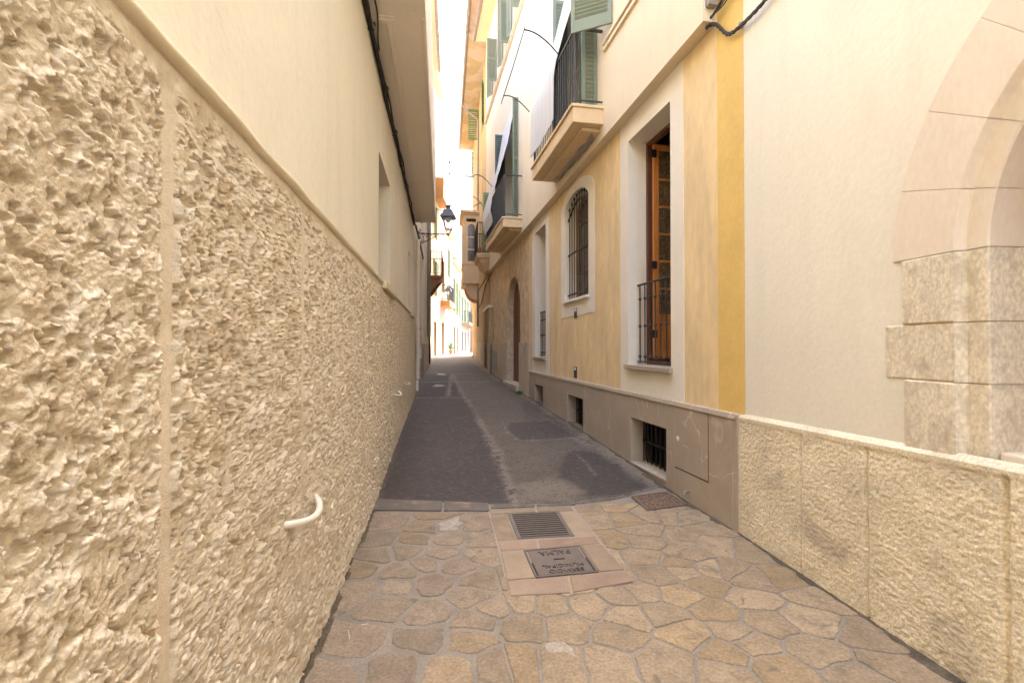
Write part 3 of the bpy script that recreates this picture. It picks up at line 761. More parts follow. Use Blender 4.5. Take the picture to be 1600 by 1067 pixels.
def juliet(par, W, z0, n, d, h=1.04):
    b = MB(); Y0, Y1 = W[0] + .015, W[1] - .015
    b.tube([R1.P(Y0 - .01, d, z0 + h), R1.P(Y1 + .01, d, z0 + h)], .014, 8).box(R1, Y0, Y1, d - .015, d + .015, z0 + .03, z0 + .045)
    for i in range(n):
        Y = Y0 + .05 + (Y1 - Y0 - .1) * i / (n - 1); q = R1.P(Y, d, 0)
        b.tube([q + U * (z0 + .02), q + U * (z0 + h)], .0085, 8)
        for t_ in (.10, .48, .82): b.lathe(q + U * (z0 + h * t_), [(.008, -.022), (.016, -.012), (.021, 0), (.016, .012), (.008, .022)], 8)
    b.build('railing', 'rail_iron', par, smooth=False)
juliet(cas[0], W1, 1.372, 8, D0 - .13)
# arched window with its grille
b = MB(); b.prism(R1, arched(W2[0] + .001, W2[1] - .001, 2.452, 4.06, .279), rd - .02, rd + .03, [arched(W2[0] + .07, W2[1] - .07, 2.52, 4.03, .24)])
b.box(R1, (W2[0] + W2[1]) / 2 - .035, (W2[0] + W2[1]) / 2 + .035, rd - .02, rd + .025, 2.52, 4.27)
for z in (2.95, 3.4, 3.85): b.box(R1, W2[0] + .06, W2[1] - .06, rd - .015, rd + .02, z, z + .035)
b.build('window_frame', 'brown_wood', cas[1], bevel=.003)
MB().prism(R1, arched(W2[0] + .05, W2[1] - .05, 2.5, 4.03, .25), rd - .012, rd - .002).build('pane', 'window_glass', cas[1])
b = MB(); gd = D0 - .06
n = 9
for i in range(n):
    t_ = (i + .5) / n; Y = W2[0] + .03 + (W2[1] - W2[0] - .06) * t_; zt = 4.02 + .22 * math.sin(math.pi * t_); q = R1.P(Y, gd, 0)
    b.tube([q + U * 2.46, q + U * (zt + .06)], .0085, 7)
    b.lathe(q + U * (zt + .10), [(.009, -.04), (.02, -.02), (.022, 0), (.008, .03), (.003, .05)], 7)
for z in (2.55, 3.30): b.box(R1, W2[0] - .0, W2[1] + .0, gd - .018, gd + .012, z, z + .022)
b.tube([R1.P(W2[0] + .02 + (W2[1] - W2[0] - .04) * i / 20, gd, 3.96 + .25 * math.sin(math.pi * i / 20)) for i in range(21)], .016, 7)
b.build('grille', 'rail_iron', cas[1])
MB().box(R1, W2[0] - .03, W2[1] + .05, -.28, D0 + .05, 2.405, 2.452).build('sill', 'white_casing', cas[1], bevel=.006)
# far tall window
b = MB(); frame_box(b, W3[0] + .001, W3[1] - .001, 1.372, 4.278, rd, .09, .06); b.box(R1, (W3[0] + W3[1]) / 2 - .05, (W3[0] + W3[1]) / 2 + .05, rd - .05, rd, 1.46, 4.19)
b.build('window_frame', 'brown_wood', cas[2], bevel=.004)
MB().box(R1, W3[0] + .08, W3[1] - .08, rd - .04, rd - .03, 1.46, 4.19).build('pane', 'window_glass', cas[2])
MB().box(R1, W3[0] - .04, W3[1] + .05, -.30, D0 + .055, 1.312, 1.372).build('sill', 'marble', cas[2], bevel=.008)
juliet(cas[2], W3, 1.372, 7, D0 - .12)
# small slots in the ochre wall
for (x, y0, y1) in ((900, 481, 497), (899.5, 573, 590)):
    (ya, za), (yc, zc) = R1.pix(x - 2, y1, D0), R1.pix(x + 2, y0, D0)
    bx = MB().box(R1, yc, ya, D0 - .01, D0 + .013, za, zc).build('vent', 'rail_iron', OH, bevel=.003)
    MB().box(R1, yc + .01, ya - .04, D0 + .012, D0 + .018, zc - .06, zc - .01).build('vent_flap', 'white_metal', bx)
# marble plinth with basement openings
def vent_hole(x0, x1, ztop, zbot): return (R1.Yx(x1), R1.Yx(x0), zbot, ztop)
V1, V2, V3 = vent_hole(985, 1040, .695, .13), vent_hole(886.6, 910.5, .737, .19), vent_hole(835.5, 848, .735, .26)
PT = 1.018
joints = [PY0, R1.Yx(1053), R1.Yx(984), R1.Yx(914), R1.Yx(885), MY]
body = MB(); body.prism(R1, [(PY0, -.1), (MY, .05), (MY, PT - .05), (PY0, PT - .05)], -.2, 0, [rect(*v) for v in (V1, V2, V3)])
pl = body.build('marble_plinth', 'marble', OH)
cp = MB()
cj = [PY0, R1.Yx(1105), R1.Yx(1053), R1.Yx(984), R1.Yx(914), R1.Yx(885), MY]
for a, c in zip(cj[:-1], cj[1:]): cp.hexa([R1.P(a + .001, -.06, PT - .049), R1.P(a + .001, .012, PT - .049), R1.P(c - .001, .012, PT - .049), R1.P(c - .001, -.06, PT - .049),
                                            R1.P(a + .001, -.06, PT + .012), R1.P(a + .001, .002, PT), R1.P(c - .001, .002, PT), R1.P(c - .001, -.06, PT + .012)])
cp.build('plinth_cap', 'marble', pl, bevel=.006)
MB().box(R1, PY0 - .03, PY0 - .001, -.1, .006, -.05, PT + .004).box(R1, PY0 + .04, PY0 + .055, -.05, .005, -.05, PT - .06).build('end_moulding', 'marble', pl, bevel=.008)
for y in cj[2:-1]:
    if not any(v[0] - .01 < y < v[1] + .01 for v in (V1, V2, V3)): MB().box(R1, y - .0012, y + .0012, -.05, .0006, .05, PT - .06).build('slab_joint', 'mortar', pl)
b = MB().box(R1, R1.Yx(1105), R1.Yx(1053.4), -.05, .002, .325, .965); b.build('hatch', 'marble', pl, bevel=.004)
hy0, hy1 = R1.Yx(1105), R1.Yx(1053.4)
MB().box(R1, hy0 - .007, hy1 + .004, -.05, .0008, .315, .325).box(R1, hy0 - .007, hy0, -.05, .0008, .325, .965).box(R1, hy0, hy1, -.05, .0008, .965, .969).build('hatch_gap', 'pit_shade', pl)
q = R1.P(R1.Yx(1058), .002, .63); MB().lathe(q, [(.030, -.001), (.030, .002), (.022, .004), (.020, .0045)], 18, R1.out).build('hatch_lock', 'arch_stone', pl)
ty, tz = R1.pix(1076.5, 767); q = R1.P(ty, 0, tz); b = MB().lathe(q, [(.018, 0), (.018, .01), (.010, .012), (.010, .04)], 10, R1.out)
b.tube([q + R1.out * .035, q + R1.out * .05 - U * .005, q + R1.out * .055 - U * .03], .008, 8); b.build('tap', 'steel', pl)
def grille(V, n):
    gz = -.17
    b = MB()
    for i in range(n):
        Y = V[0] + .02 + (V[1] - V[0] - .04) * i / (n - 1); b.tube([R1.P(Y, gz, V[2] + .0), R1.P(Y, gz, V[3])], .009, 6)
    for z in (V[2] + (V[3] - V[2]) * .45, V[3] - .06): b.box(R1, V[0], V[1], gz - .006, gz + .008, z, z + .022)
    gr = b.build('vent_grille', 'iron', pl)
    MB().box(R1, V[0] - .02, V[1] + .02, -.37, -.30, V[2] - .02, V[3] + .02).build('vent_shade', 'pit_shade', gr)  # near-black panel paints the shade behind the grille
    MB().box(R1, V[0] + .002, V[1] - .002, -.20, .012, V[2] - .025, V[2] + .001).build('vent_sill', 'marble', gr, bevel=.004)
for v, k in ((V1, 9), (V2, 8), (V3, 7)): grille(v, k)
# old masonry with the arched street door
DY = (R1.Yx(811), R1.Yx(791.5)); DZ0 = g(13.9) + .12
door_arch = arched(*DY, DZ0, 2.72, .90)
poly = [(MY + .1, .0), (DY[0], .0), (DY[0], 2.72)] + list(reversed(door_arch[3:-1])) + [(DY[1], 2.72), (DY[1], 0.0), (E1, 0.0), (E1, band(E1) + .05), (MY + .1, band(MY) + .05)]
MB().prism(R1, poly, -.55, D0).build('old_wall', 'old_masonry', OH)
sl_ = [(MY + .002, 12.45), (12.455, DY[0] - .001), (DY[1] + .001, 16.1), (16.105, 17.3), (17.305, E1)]
for a, c in sl_: MB().box(R1, a, c, -.05, .012, g(a) - .12, 1.72).build('stone_slab', 'slab_stone', OH, bevel=.008)
dr = MB().prism(R1, arched(DY[0] - .05, DY[1] + .05, DZ0 - .05, 2.70, .9), -.30, -.22).build('street_door', 'red_wood', OH)
b = MB()
for i in range(9): Y = DY[0] + .1 + i * .2; b.box(R1, Y, Y + .012, -.222, -.214, DZ0, 3.3)
b.box(R1, (DY[0] + DY[1]) / 2 - .03, (DY[0] + DY[1]) / 2 + .03, -.22, -.19, DZ0, 3.5)
b.build('door_batten', 'brown_wood', dr)
MB().lathe(R1.P((DY[0] + DY[1]) / 2 - .12, -.22, 1.5), [(.03, 0), (.03, .01), (.015, .02), (.028, .04), (.02, .06)], 12, R1.out).build('door_knob', 'iron', dr)
MB().box(R1, DY[0] - .06, DY[1] + .12, -.5, .10, g(13.9) - .2, DZ0).build('door_step', 'slab_stone', OH, bevel=.015)
hy, hz = R1.Yx(777, .012), R1.Yx(767.5, .012)
b = MB().box(R1, hy, hz, .005, .018, .80, 1.45); cb = b.build('meter_hatch', 'grey_pipe', OH, bevel=.004)
MB().box(R1, hy - .03, hz + .03, .005, .03, 1.45, 1.475).build('hatch_lintel', 'slab_stone', cb)

# balconies
def balcony(fr, Y0, Y1, dw, df, z0, h=.26, m='balcony_stone'):
    b = MB()
    b.box(fr, Y0 - .02, Y1 + .02, dw - .1, df + .03, z0 - .045, z0).box(fr, Y0, Y1, dw - .1, df, z0 - h, z0 - .045)
    b.box(fr, Y0 + .14, Y1 - .14, dw - .1, df - .18, z0 - h - .05, z0 - h)
    return b.build('balcony', m, OH if fr is R1 else None, bevel=.01)
BY1, BY2 = (R1.Yx(943, .11), 9.25), (R1.Yx(816, .11), 15.25)
DF1, DF2 = .56, .60
bal1 = balcony(R1, *BY1, .11, DF1, 5.03); bal2 = balcony(R1, *BY2, .11, DF2, 4.87)
b = MB()
b.tube([R1.P(BY1[0] + .25 + 1.85 * i / 14, .15 + .012 * math.sin(i * 2), 5.03 - .31 + .02 * math.sin(i * 1.3)) for i in range(15)], .028, 7)
b.tube([R1.P(BY1[0] + .2 + 1.95 * i / 14, .19 + .012 * math.sin(i * 1.4 + 2), 5.03 - .325 + .018 * math.sin(i * 1.9 + 1)) for i in range(15)], .02, 7)
b.build('cable_tray', 'grey_pipe', bal1)
railing(bal1, R1, BY1[0] + .03, BY1[1] - .03, DF1 - .04, .11, 5.03, 1.09)
railing(bal2, R1, BY2[0] + .03, BY2[1] - .03, DF2 - .04, .11, 4.87, 1.06)
def door(B, DLz, par):
    b = MB().box(R1, *B, -.33, -.25, DLz[0] - .02, DLz[1]); o = b.build('balcony_door', 'dark_green', par)
    c = (B[0] + B[1]) / 2
    MB().box(R1, B[0] + .12, c - .06, -.25, -.245, DLz[0] + .6, DLz[1] - .12).box(R1, c + .06, B[1] - .12, -.25, -.245, DLz[0] + .6, DLz[1] - .12).build('pane', 'window_glass', o)
door(B1, DL1, bal1); door(B2, DL2, bal2)
OUT = R1.out
def hinge(Y, d=.115): return R1.P(Y, d, 0)
leaf(bal1, hinge(B1[0] - .02), OUT, .235, 5.06, 7.6); leaf(bal1, hinge(B1[0] + .04) , OUT * .8 + R1.dir * .3, .235, 5.06, 7.6, 'dark_green')
leaf(bal1, hinge(B1[1] + .02), OUT, .26, 5.06, 7.7)
leaf(bal2, hinge(B2[0] - .02), OUT * .95 - R1.dir * .05, .15, 4.9, 8.15); leaf(bal2, hinge(B2[1] + .03), OUT, .22, 4.9, 7.6)
leaf(bal2, hinge(B2[1] - .05), OUT, .30, 4.9, 8.0, 'dark_green')
# flap of the near shutter swung out over the rail
p0 = R1.pix(957, 38, .11); p1 = ray(893, 55); zf = p0[1]
h0 = hinge(p0[0]); tpar = (zf - EYE) / p1.z; tip = p1 * tpar; tip.z = 0
leaf(OH, h0, tip - h0, (tip - h0).length, zf, zf + 1.5, kick=.12, pitch=.055, rail=.05)
# third floor shutters
def third(rc, wn, far=True, m='green_paint'):
    y0, y1 = rc[0][0], rc[1][0]; z0, z1 = rc[0][1], rc[2][1]
    o = MB().box(R1, y0, y1, -.2, -.12, z0, z1).build('window', 'dark_green', OH)
    MB().box(R1, y0 + .1, y1 - .1, -.12, -.115, z0 + .1, z1 - .1).build('pane', 'window_glass', o)
    leaf(o, hinge(y0 - .02), OUT, wn, z0, z1, m)
    if far: leaf(o, hinge(y1 + .02), OUT * .5 + R1.dir, wn, z0, z1, m)
third(thirds[0], .22); third(thirds[1], .27); third(thirds[2], .33)
# eaves
def eaves(fr, Y0, Y1, dw, ov, z, par, soffit='upper_plaster'):
    MB().box(fr, Y0, Y1, dw - .4, dw + ov, z, z + .07).build('eaves', soffit, par)
    MB().hexa([fr.P(Y0, -6.5, z + .07), fr.P(Y0, dw + ov + .02, z + .07), fr.P(Y1, dw + ov + .02, z + .07), fr.P(Y1, -6.5, z + .07),
               fr.P(Y0, -6.5, z + 2.2), fr.P(Y0, dw + ov + .02, z + .16), fr.P(Y1, dw + ov + .02, z + .16), fr.P(Y1, -6.5, z + 2.2)]).build('roof', 'roof_tile', par)
    b = MB(); n = int((Y1 - Y0) / .9) + 1
    for i in range(n):
        a, c = Y0 + (Y1 - Y0) * i / n, Y0 + (Y1 - Y0) * (i + 1) / n
        b.tube([fr.P(a + .01, dw + ov + .06, z + .03), fr.P(c - .01, dw + ov + .06, z + .03)], .075, 10).tube([fr.P(a - .02, dw + ov + .06, z + .03), fr.P(a + .02, dw + ov + .06, z + .03)], .085, 10)
    b.build('gutter', 'zinc', par)
eaves(R1, PIL[0], E1, .11, .42, 13.4, OH)

# white cloth blinds hung from the door heads over the balcony rails
def blind(Yt, Yb, prof, label, seed):
    nu, nv = 40, 90
    U_, V_ = np.meshgrid(np.linspace(0, 1, nu), np.linspace(0, 1, nv))
    s = np.linspace(0, 1, len(prof)); dd = np.interp(V_, s, [p[0] for p in prof]); zz = np.interp(V_, s, [p[1] for p in prof])
    y0 = np.interp(V_, s, [p[2] for p in prof]); y1 = np.interp(V_, s, [p[3] for p in prof])
    Yg = y0 + (y1 - y0) * U_
    dd = dd + .018 * (fbm(Yg * 3, zz * 1.2, seed, 3) - .5) * 2 * sstep(.0, .2, V_) + .006 * np.sin(Yg * 26 + zz)
    zz = zz - .03 * np.sin(U_ * math.pi) * sstep(.9, 1, V_)
    o = grid_mesh('balcony_blind', R1.a + R1.b * Yg + OUT.x * dd, Yg + OUT.y * dd, zz, 'cloth')
    m = o.modifiers.new('thickness', 'SOLIDIFY'); m.thickness = .004
    return tag(o, label, 'blind', 'cloth blinds draped over the balcony rails')
def fy(x, y, d): return R1.pix(x, y, d)
f1 = DF1 + .0
q = [fy(866, 104, f1), fy(866, 188, f1), fy(830, 245, f1), fy(831, 169, f1)]
ya, yc = q[1][0], q[2][0]
blind(0, 0, [(.16, 7.75, B1[0] + .12, B1[1] + .1), (.36, 6.95, (B1[0] + .12 + ya) / 2 - .1, (B1[1] + yc) / 2), (f1, 6.135, q[0][0] - .1, q[3][0]), (f1 + .01, 5.9, ya - .02, yc), (f1 + .01, q[1][1] - .0, ya, yc)],
      'large white cloth blind draped over the rail of the nearer balcony', 80)
f2 = DF2
q = [fy(768, 300, f2), fy(771, 346, f2), fy(757.5, 369, f2), fy(755, 323, f2)]
ya, yc = q[1][0], q[2][0]
blind(0, 0, [(.16, 8.12, B2[0] + .1, B2[1] + .1), (.34, 7.1, B2[0] + .3, B2[1] + .25), (f2, 5.94, q[0][0], q[3][0]), (f2 + .06, 5.5, ya + .2, yc), (f2 + .01, q[1][1], ya, yc)],
      'white cloth blind billowing over the rail of the second, farther iron balcony', 81)
# curved iron arms carrying a clothes line beyond each balcony rail
def arms(pA, pB, d, label):
    b = MB(); tips = []
    for (foot, mid, tip) in (pA, pB):
        y, z = R1.pix(*foot, d); P0 = R1.P(y, d, z)
        dtip = d + .75
        y1, z1 = R1.pix(*tip, dtip); P2 = R1.P(y1, dtip, z1); y2, z2 = R1.pix(*mid, d + .42); P1 = R1.P(y2, d + .42, z2)
        c = P1 * 2 - (P0 + P2) * .5
        b.tube([P0 * (1 - t) ** 2 + c * 2 * t * (1 - t) + P2 * t * t for t in [i / 14 for i in range(15)]], .010, 7); tips.append(P2)
    v = (tips[1] - tips[0]).normalized()
    b.tube([tips[0] - v * .05 + U * .0, tips[0], (tips[0] + tips[1]) / 2 - U * .02, tips[1], tips[1] + v * .25], .007, 6)
    return tag(b.build('clothes_line', 'rail_iron', loc=tips[0], smooth=True), label, 'clothes line', 'clothes lines on curved iron arms')
arms(((872, 85), (845, 58), (819, 47)), ((827, 175), (806, 155), (787, 150)), DF1, 'rope between two curved iron arms reaching out from the nearer balcony')
arms(((769, 292), (753, 276), (740.5, 274.5)), ((754.5, 322), (742, 309), (728.5, 307.5)), DF2, 'rope between two curved iron arms reaching out from the farther balcony')
# cable at the near end of the upper wall, looping across the pilaster to the arch house
b = MB()
def cp_(fr, x, y, d): yy, zz = fr.pix(x, y, d); return fr.P(yy, d, zz)
base = [cp_(R1, 1104, 44, .05), cp_(R1, 1110, 39, .03), cp_(R1, 1119, 38, .02), cp_(R1, 1127, 46, .01), cp_(R1, 1136, 55, .01), cp_(R1, 1145, 52, .01), cp_(R1, 1161, 38, .01),
        cp_(RA, 1175, 24, .01), cp_(RA, 1190, 8, .01), cp_(RA, 1215, -22, .01), cp_(RA, 1300, -120, .01)]
def smooth(p, k=3):
    for _ in range(k):
        p = [p[0]] + [x for a, c in zip(p[:-1], p[1:]) for x in (a * .75 + c * .25, a * .25 + c * .75)] + [p[-1]]
    return p
sp = smooth(base, 2)
for j in range(3):
    b.tube([p + Vector((0, .012 * math.cos(i * .9 + j * 2.1), .012 * math.sin(i * .9 + j * 2.1))) for i, p in enumerate(sp)], .009, 6)
for j, off in enumerate((0, 4, 8)):
    b.tube(smooth([cp_(R1, 1103, 34 - j * 3, .05), cp_(R1, 1112, 28 - j, .03), cp_(R1, 1124 + off, 8, .02), cp_(R1, 1136 + off, -14, .02), cp_(RA, 1230 + off, -150, .02)], 2), .006 if j else .011, 6)
tag(b.build('wall_cable', 'cable_rubber', loc=base[0], smooth=True), 'twisted dark cable looping across the yellow corner strip to the arch house', 'cable')
q = R1.P(UY0 - .001, .02, band(UY0))
b = MB().box(R1, UY0 - .06, UY0 - .002, .0, .09, band(UY0) + .12, band(UY0) + .30)
b.build('cable_box', 'zinc', OH, bevel=.004)
b = MB().lathe(cp_(RA, 1162, 38, -.03), [(.02, 0), (.02, .03), (.012, .045)], 10, RA.out); tag(b.build('cable_clip', 'grey_pipe', AH), None)
# ================================================================== RIGHT: YELLOW HOUSE BEYOND
YH = thing('yellow_house', R2.P(24, 0, 0), 'peeling yellow house farther up on the right with a glazed bay and green shutters', 'house')
E2, E3 = 18.52, 29.3
ry0, ry1 = R2.Yx(765), R2.Yx(757)
rz = 3.05
roll = rect(ry0, ry1, .55, rz)
gw = [R2.Yx(754)]
MB().prism(R2, rect(E2, E3, .3, 13.62), -.4, 0, [roll]).build('wall', 'yellow_wall', YH)
shell_back(R2, E2, E3, 13.4, YH, -.4)
MB().box(R2, E3 - .02, E3, -6, -.4, 0, 13.4).build('end_wall', 'sand_wall', YH)
MB().box(R2, E2, ry0, -.1, .02, .4, 1.72).build('stone_slab', 'slab_stone', YH, bevel=.006); MB().box(R2, ry1, E3 - 2.5, -.1, .02, .4, 1.80).build('stone_slab', 'slab_stone', YH, bevel=.006)
b = MB(); z = .5
while z < rz: b.box(R2, ry0, ry1, -.22, -.15 , z, z + .075); z += .09
b.box(R2, ry0, ry1, -.25, -.2, .5, rz); b.build('roller_door', 'brown_wood', YH)
MB().box(R2, ry0 - .05, ry1 + .05, -.1, .06, rz, rz + .09).build('door_lintel', 'white_casing', YH, bevel=.005)
MB().box(R2, E2, E3, -.05, .04, 4.35, 4.5).build('string_course', 'yellow_wall', YH, bevel=.01)
eaves(R2, E2 - .2, E3, 0, .75, 13.62, YH, 'soffit_paint')
MB().box(R2, 14.0, E2 - .21, .30, .75, 13.64, 13.7).build('eaves', 'soffit_paint', YH)
b = MB()
for i in range(5): b.tube([R2.P(14.0 + i * .86, .81, 13.65), R2.P(14.84 + i * .86, .81, 13.65)], .075, 10)
b.build('gutter', 'zinc', YH)
# rainwater pipe
py_ = R2.Yx(748.5); b = MB()
b.tube([R2.P(py_, .78, 13.38), R2.P(py_, .70, 13.2), R2.P(py_, .08, 12.75), R2.P(py_, .06, 12.6), R2.P(py_, .06, 2.6)], .045, 10)
for z in (4, 6, 8, 10, 12): b.lathe(R2.P(py_, .06, z), [(.055, -.03), (.058, 0), (.055, .03)], 10)
b.build('downpipe', 'grey_pipe', YH, smooth=True)
# small balcony
b = MB(); Y0, Y1, z0 = R2.Yx(766), R2.Yx(766) + 1.75, 5.0
b.box(R2, Y0 - .04, Y1 + .04, -.05, .50, z0 - .05, z0)
prof = [(.46, z0 - .05), (.46, z0 - .14), (.36, z0 - .2), (.33, z0 - .32), (.12, z0 - .58)]
for (a, za), (c, zc) in zip(prof[:-1], prof[1:]):
    e0, e1 = .46 - a, .46 - c
    b.hexa([R2.P(Y0 + e1, -.05, zc), R2.P(Y0 + e1, c, zc), R2.P(Y1 - e1, c, zc), R2.P(Y1 - e1, -.05, zc),
            R2.P(Y0 + e0, -.05, za), R2.P(Y0 + e0, a, za), R2.P(Y1 - e0, a, za), R2.P(Y1 - e0, -.05, za)]) if zc < za else None
bal = b.build('balcony', 'balcony_stone', YH)
railing(bal, R2, Y0, Y1, .46, 0, z0, 1.12, 'iron', gap=.055, ends=(4, 4), r=.011)
o = MB().box(R2, Y0 + .35, Y1 - .35, -.1, .012, z0, z0 + 2.3).build('balcony_door', 'dark_green', bal)
leaf(bal, R2.P(Y0 + .3, .02, 0), R2.out, .22, z0 + .02, z0 + 2.3, 'far_green')
MB().tube([R2.P(Y0 + .55, .30, z0 + .02), R2.P(Y0 + .55, .30, z0 + .3)], [.09, .12], 10).build('flower_pot', 'clay', bal)
# glazed bay
Y0 = R2.Yx(748.8); Y1 = Y0 + 2.3; DB = .78; zb0, zb1 = 4.75, 8.0
b = MB()
def bayframe(z0, z1, holes_end, holes_front):
    pass
ends = MB()
for Y in (Y0, Y1 - .06):
    poly = [(0, zb0), (DB, zb0), (DB, zb1), (0, zb1)]
    hs = [[(.2, 5.75), (DB - .22, 5.75), (DB - .22, 7.35)] + [(.38 + (.18) * math.cos(math.pi * i / 10) - .0, 7.35 + .2 * math.sin(math.pi * i / 10)) for i in range(1, 10)] + [(.2, 7.35)],
          [(.16, 7.66), (DB - .16, 7.66), (DB - .16, 7.82), (.16, 7.82)]]
    loops = [poly] + hs
    tris = geometry.tessellate_polygon([[Vector((a, c, 0)) for a, c in l] for l in loops]); flat = [p for l in loops for p in l]; n = len(flat)
    vs = [R2.P(Y, a, c) for a, c in flat] + [R2.P(Y + .06, a, c) for a, c in flat]; fs = [tuple(t) for t in tris] + [tuple(i + n for i in reversed(t)) for t in tris]; k = 0
    for l in loops:
        m_ = len(l); fs += [(k + i, k + (i + 1) % m_, k + n + (i + 1) % m_, k + n + i) for i in range(m_)]; k += m_
    ends.add(vs, fs)
wins = [rect(Y0 + .15 + i * .72, Y0 + .7 + i * .72, 5.75, 7.5) for i in range(3)]
ends.prism(R2, rect(Y0 + .06, Y1 - .06, zb0, zb1), DB - .06, DB - .001, wins)
bay = ends.build('bay_window', 'balcony_stone', YH)
MB().box(R2, Y0 - .06, Y1 + .06, 0, DB + .06, zb1, zb1 + .08).box(R2, Y0 - .14, Y1 + .14, 0, DB + .14, zb1 + .08, zb1 + .2).build('cornice', 'balcony_stone', bay, bevel=.01)
MB().box(R2, Y0 - .04, Y1 + .04, 0, DB + .04, zb0 - .1, zb0).box(R2, Y0 - .03, Y1 + .03, 0.01, DB + .03, 5.6, 5.68).build('bay_moulding', 'balcony_stone', bay, bevel=.01)
for Y in (Y0 + .1, Y1 - .4):
    b = MB()
    for i in range(8):
        a0, a1 = i / 8, (i + 1) / 8
        f = lambda t: (.62 * math.cos(t * 1.57), 4.65 - .75 * math.sin(t * 1.57) ** 1.0)
        (da, za), (dc, zc) = f(a0), f(a1)
        b.hexa([R2.P(Y, -.02, zc), R2.P(Y, dc + .02, zc), R2.P(Y + .3, dc + .02, zc), R2.P(Y + .3, -.02, zc), R2.P(Y, -.02, za), R2.P(Y, da + .02, za), R2.P(Y + .3, da + .02, za), R2.P(Y + .3, -.02, za)])
    b.build('corbel', 'balcony_stone', bay)
b = MB().box(R2, Y0 + .025, Y0 + .035, .18, DB - .2, 5.74, 7.6).box(R2, Y0 + .1, Y1 - .1, DB - .035, DB - .025, 5.74, 7.6); b.build('pane', 'window_glass', bay)
for z in (6.3, 6.9): MB().box(R2, Y0 + .01, Y0 + .05, .2, DB - .22, z, z + .04).build('glazing_bar', 'white_casing', bay)
MB().box(R2, Y0 + .05, Y1 - .1, .02, DB - .3, 5.0, 7.9).build('interior_shade', 'room_shade', bay)  # solid dark block stands in for the shade inside the bay
# green shutters under the eaves, their outer leaves standing open
for xh, h, wd_, z1 in ((748, 1.5, .5, 13.3), (739, 1.55, .42, 13.3)):
    Y = min(R2.Yx(xh), E3 - .1); o = MB().box(R2, Y, min(Y + .9, E3 - .03), -.05, .006, z1 - h, z1).build('window', 'dark_green', YH)
    leaf(o, R2.P(Y - .02, .02, 0), R2.out, wd_, z1 - h, z1, 'far_green', pitch=.10)
Y = R2.Yx(755); o = MB().box(R2, Y, Y + .9, -.05, .006, 11.2, 13.0).build('window', 'dark_green', YH)
leaf(o, R2.P(Y - .03, .02, 0), R2.out * .25 - R2.dir, .4, 11.2, 13.0, 'far_green')
b = MB(); b.tube(smooth([R1.P(17.6, .03, 4.32), R1.P(18.4, .04, 4.2), R2.P(19.4, .03, 4.05), R2.P(20.6, .03, 3.75), R2.P(21.6, .03, 3.55), R2.P(23.2, .03, 3.5)], 2), .02, 6)
tag(b.build('wall_cable', 'cable_rubber', loc=R1.P(18.4, .04, 4.2), smooth=True), 'dark cable sagging along the yellow house below its small balcony', 'cable')

# ================================================================== LEFT, BEYOND: narrow house and tall house
NH = thing('narrow_house', L1.P(14, 0, 0), 'narrow pale house between lumpy stucco plinth and grey downpipe, carrying the near lamp', 'house')
NY0, NY1 = 11.97, 16.8
nw = [rect(13.0, 13.7, 2.6, 3.9), rect(14.7, 15.2, 2.45, 3.1)]
MB().prism(L1, rect(NY0, NY1, .1, 10.0), -.38, -.035, nw).build('wall', 'pale_plaster', NH)  # unseen upper height chosen for the skylight it lets into the street
shell_back(L1, NY0, NY1, 10.0, NH)
for r_ in nw:
    o = MB().box(L1, r_[0][0], r_[1][0], -.24, -.18, r_[0][1], r_[2][1]).build('window', 'brown_wood', NH)
    MB().box(L1, r_[0][0] + .06, r_[1][0] - .06, -.18, -.175, r_[0][1] + .06, r_[2][1] - .06).build('pane', 'window_glass', o)
MB().box(L1, NY0, 12.8, -.2, .0, .1, 2.2).box(L1, 13.4, NY1, -.2, -.015, .1, 2.0).build('base', 'slab_stone', NH, bevel=.006)
MB().tube([L1.P(12.95, .04, .75), L1.P(12.95, .04, 4.5)], .05, 10).box(L1, 12.9, 13.0, -.03, .06, .42, .7).build('downpipe', 'white_pipe', NH, smooth=False)
dr = MB().box(L1, 13.42, 14.3, -.05, .0, .45, 2.12).build('meter_cupboard', 'grey_pipe', NH, bevel=.006)
MB().box(L1, 13.5, 14.2, -.005, .008, 1.3, 2.0).build('cupboard_door', 'zinc', dr); MB().box(L1, 13.4, 14.32, -.04, .06, 2.12, 2.17).build('cupboard_hood', 'clay', dr)
MB().box(L1, 14.6, 14.85, -.02, .06, 1.25, 1.6).build('letter_box', 'white_metal', NH, bevel=.01)
eaves(L1, NY0, NY1, -.03, .25, 10.0, NH)

TH = thing('tall_house', L2.P(19.5, 0, 0), 'tall plain house on the left with grey downpipe and rusty balcony at its corner', 'house')
T0, T1 = 16.85, 22.0
tw = [rect(18.0, 18.8, 6.0, 7.8), rect(18.0, 18.8, 9.6, 11.4), rect(20.45, 21.45, 4.9, 7.0)]
MB().prism(L2, rect(T0, T1, .3, 14.3), -.4, 0, tw).build('wall', 'pale_plaster', TH)
shell_back(L2, T0, T1, 14.3, TH, -.4)
MB().box(L2, T0, T1 + .002, -6, -.405, .3, 14.2).build('end_wall', 'sand_wall', TH)
for r_ in tw:
    o = MB().box(L2, r_[0][0], r_[1][0], -.24, -.18, r_[0][1], r_[2][1]).build('window', 'brown_wood', TH)
    MB().box(L2, r_[0][0] + .08, r_[1][0] - .08, -.18, -.175, r_[0][1] + .1, r_[2][1] - .1).build('pane', 'window_glass', o)
MB().box(L2, T0, T1 + .01, -.2, .025, .3, 1.72).build('base', 'slab_stone', TH, bevel=.006)
MB().tube([L2.P(19.0, .08, 2.0), L2.P(19.0, .08, 14.2)], .075, 10).build('downpipe', 'grey_pipe', TH, smooth=True)
MB().tube([L2.P(20.0, .05, .9), L2.P(20.0, .05, 4.4)], .035, 8).build('conduit', 'cable_rubber', TH)
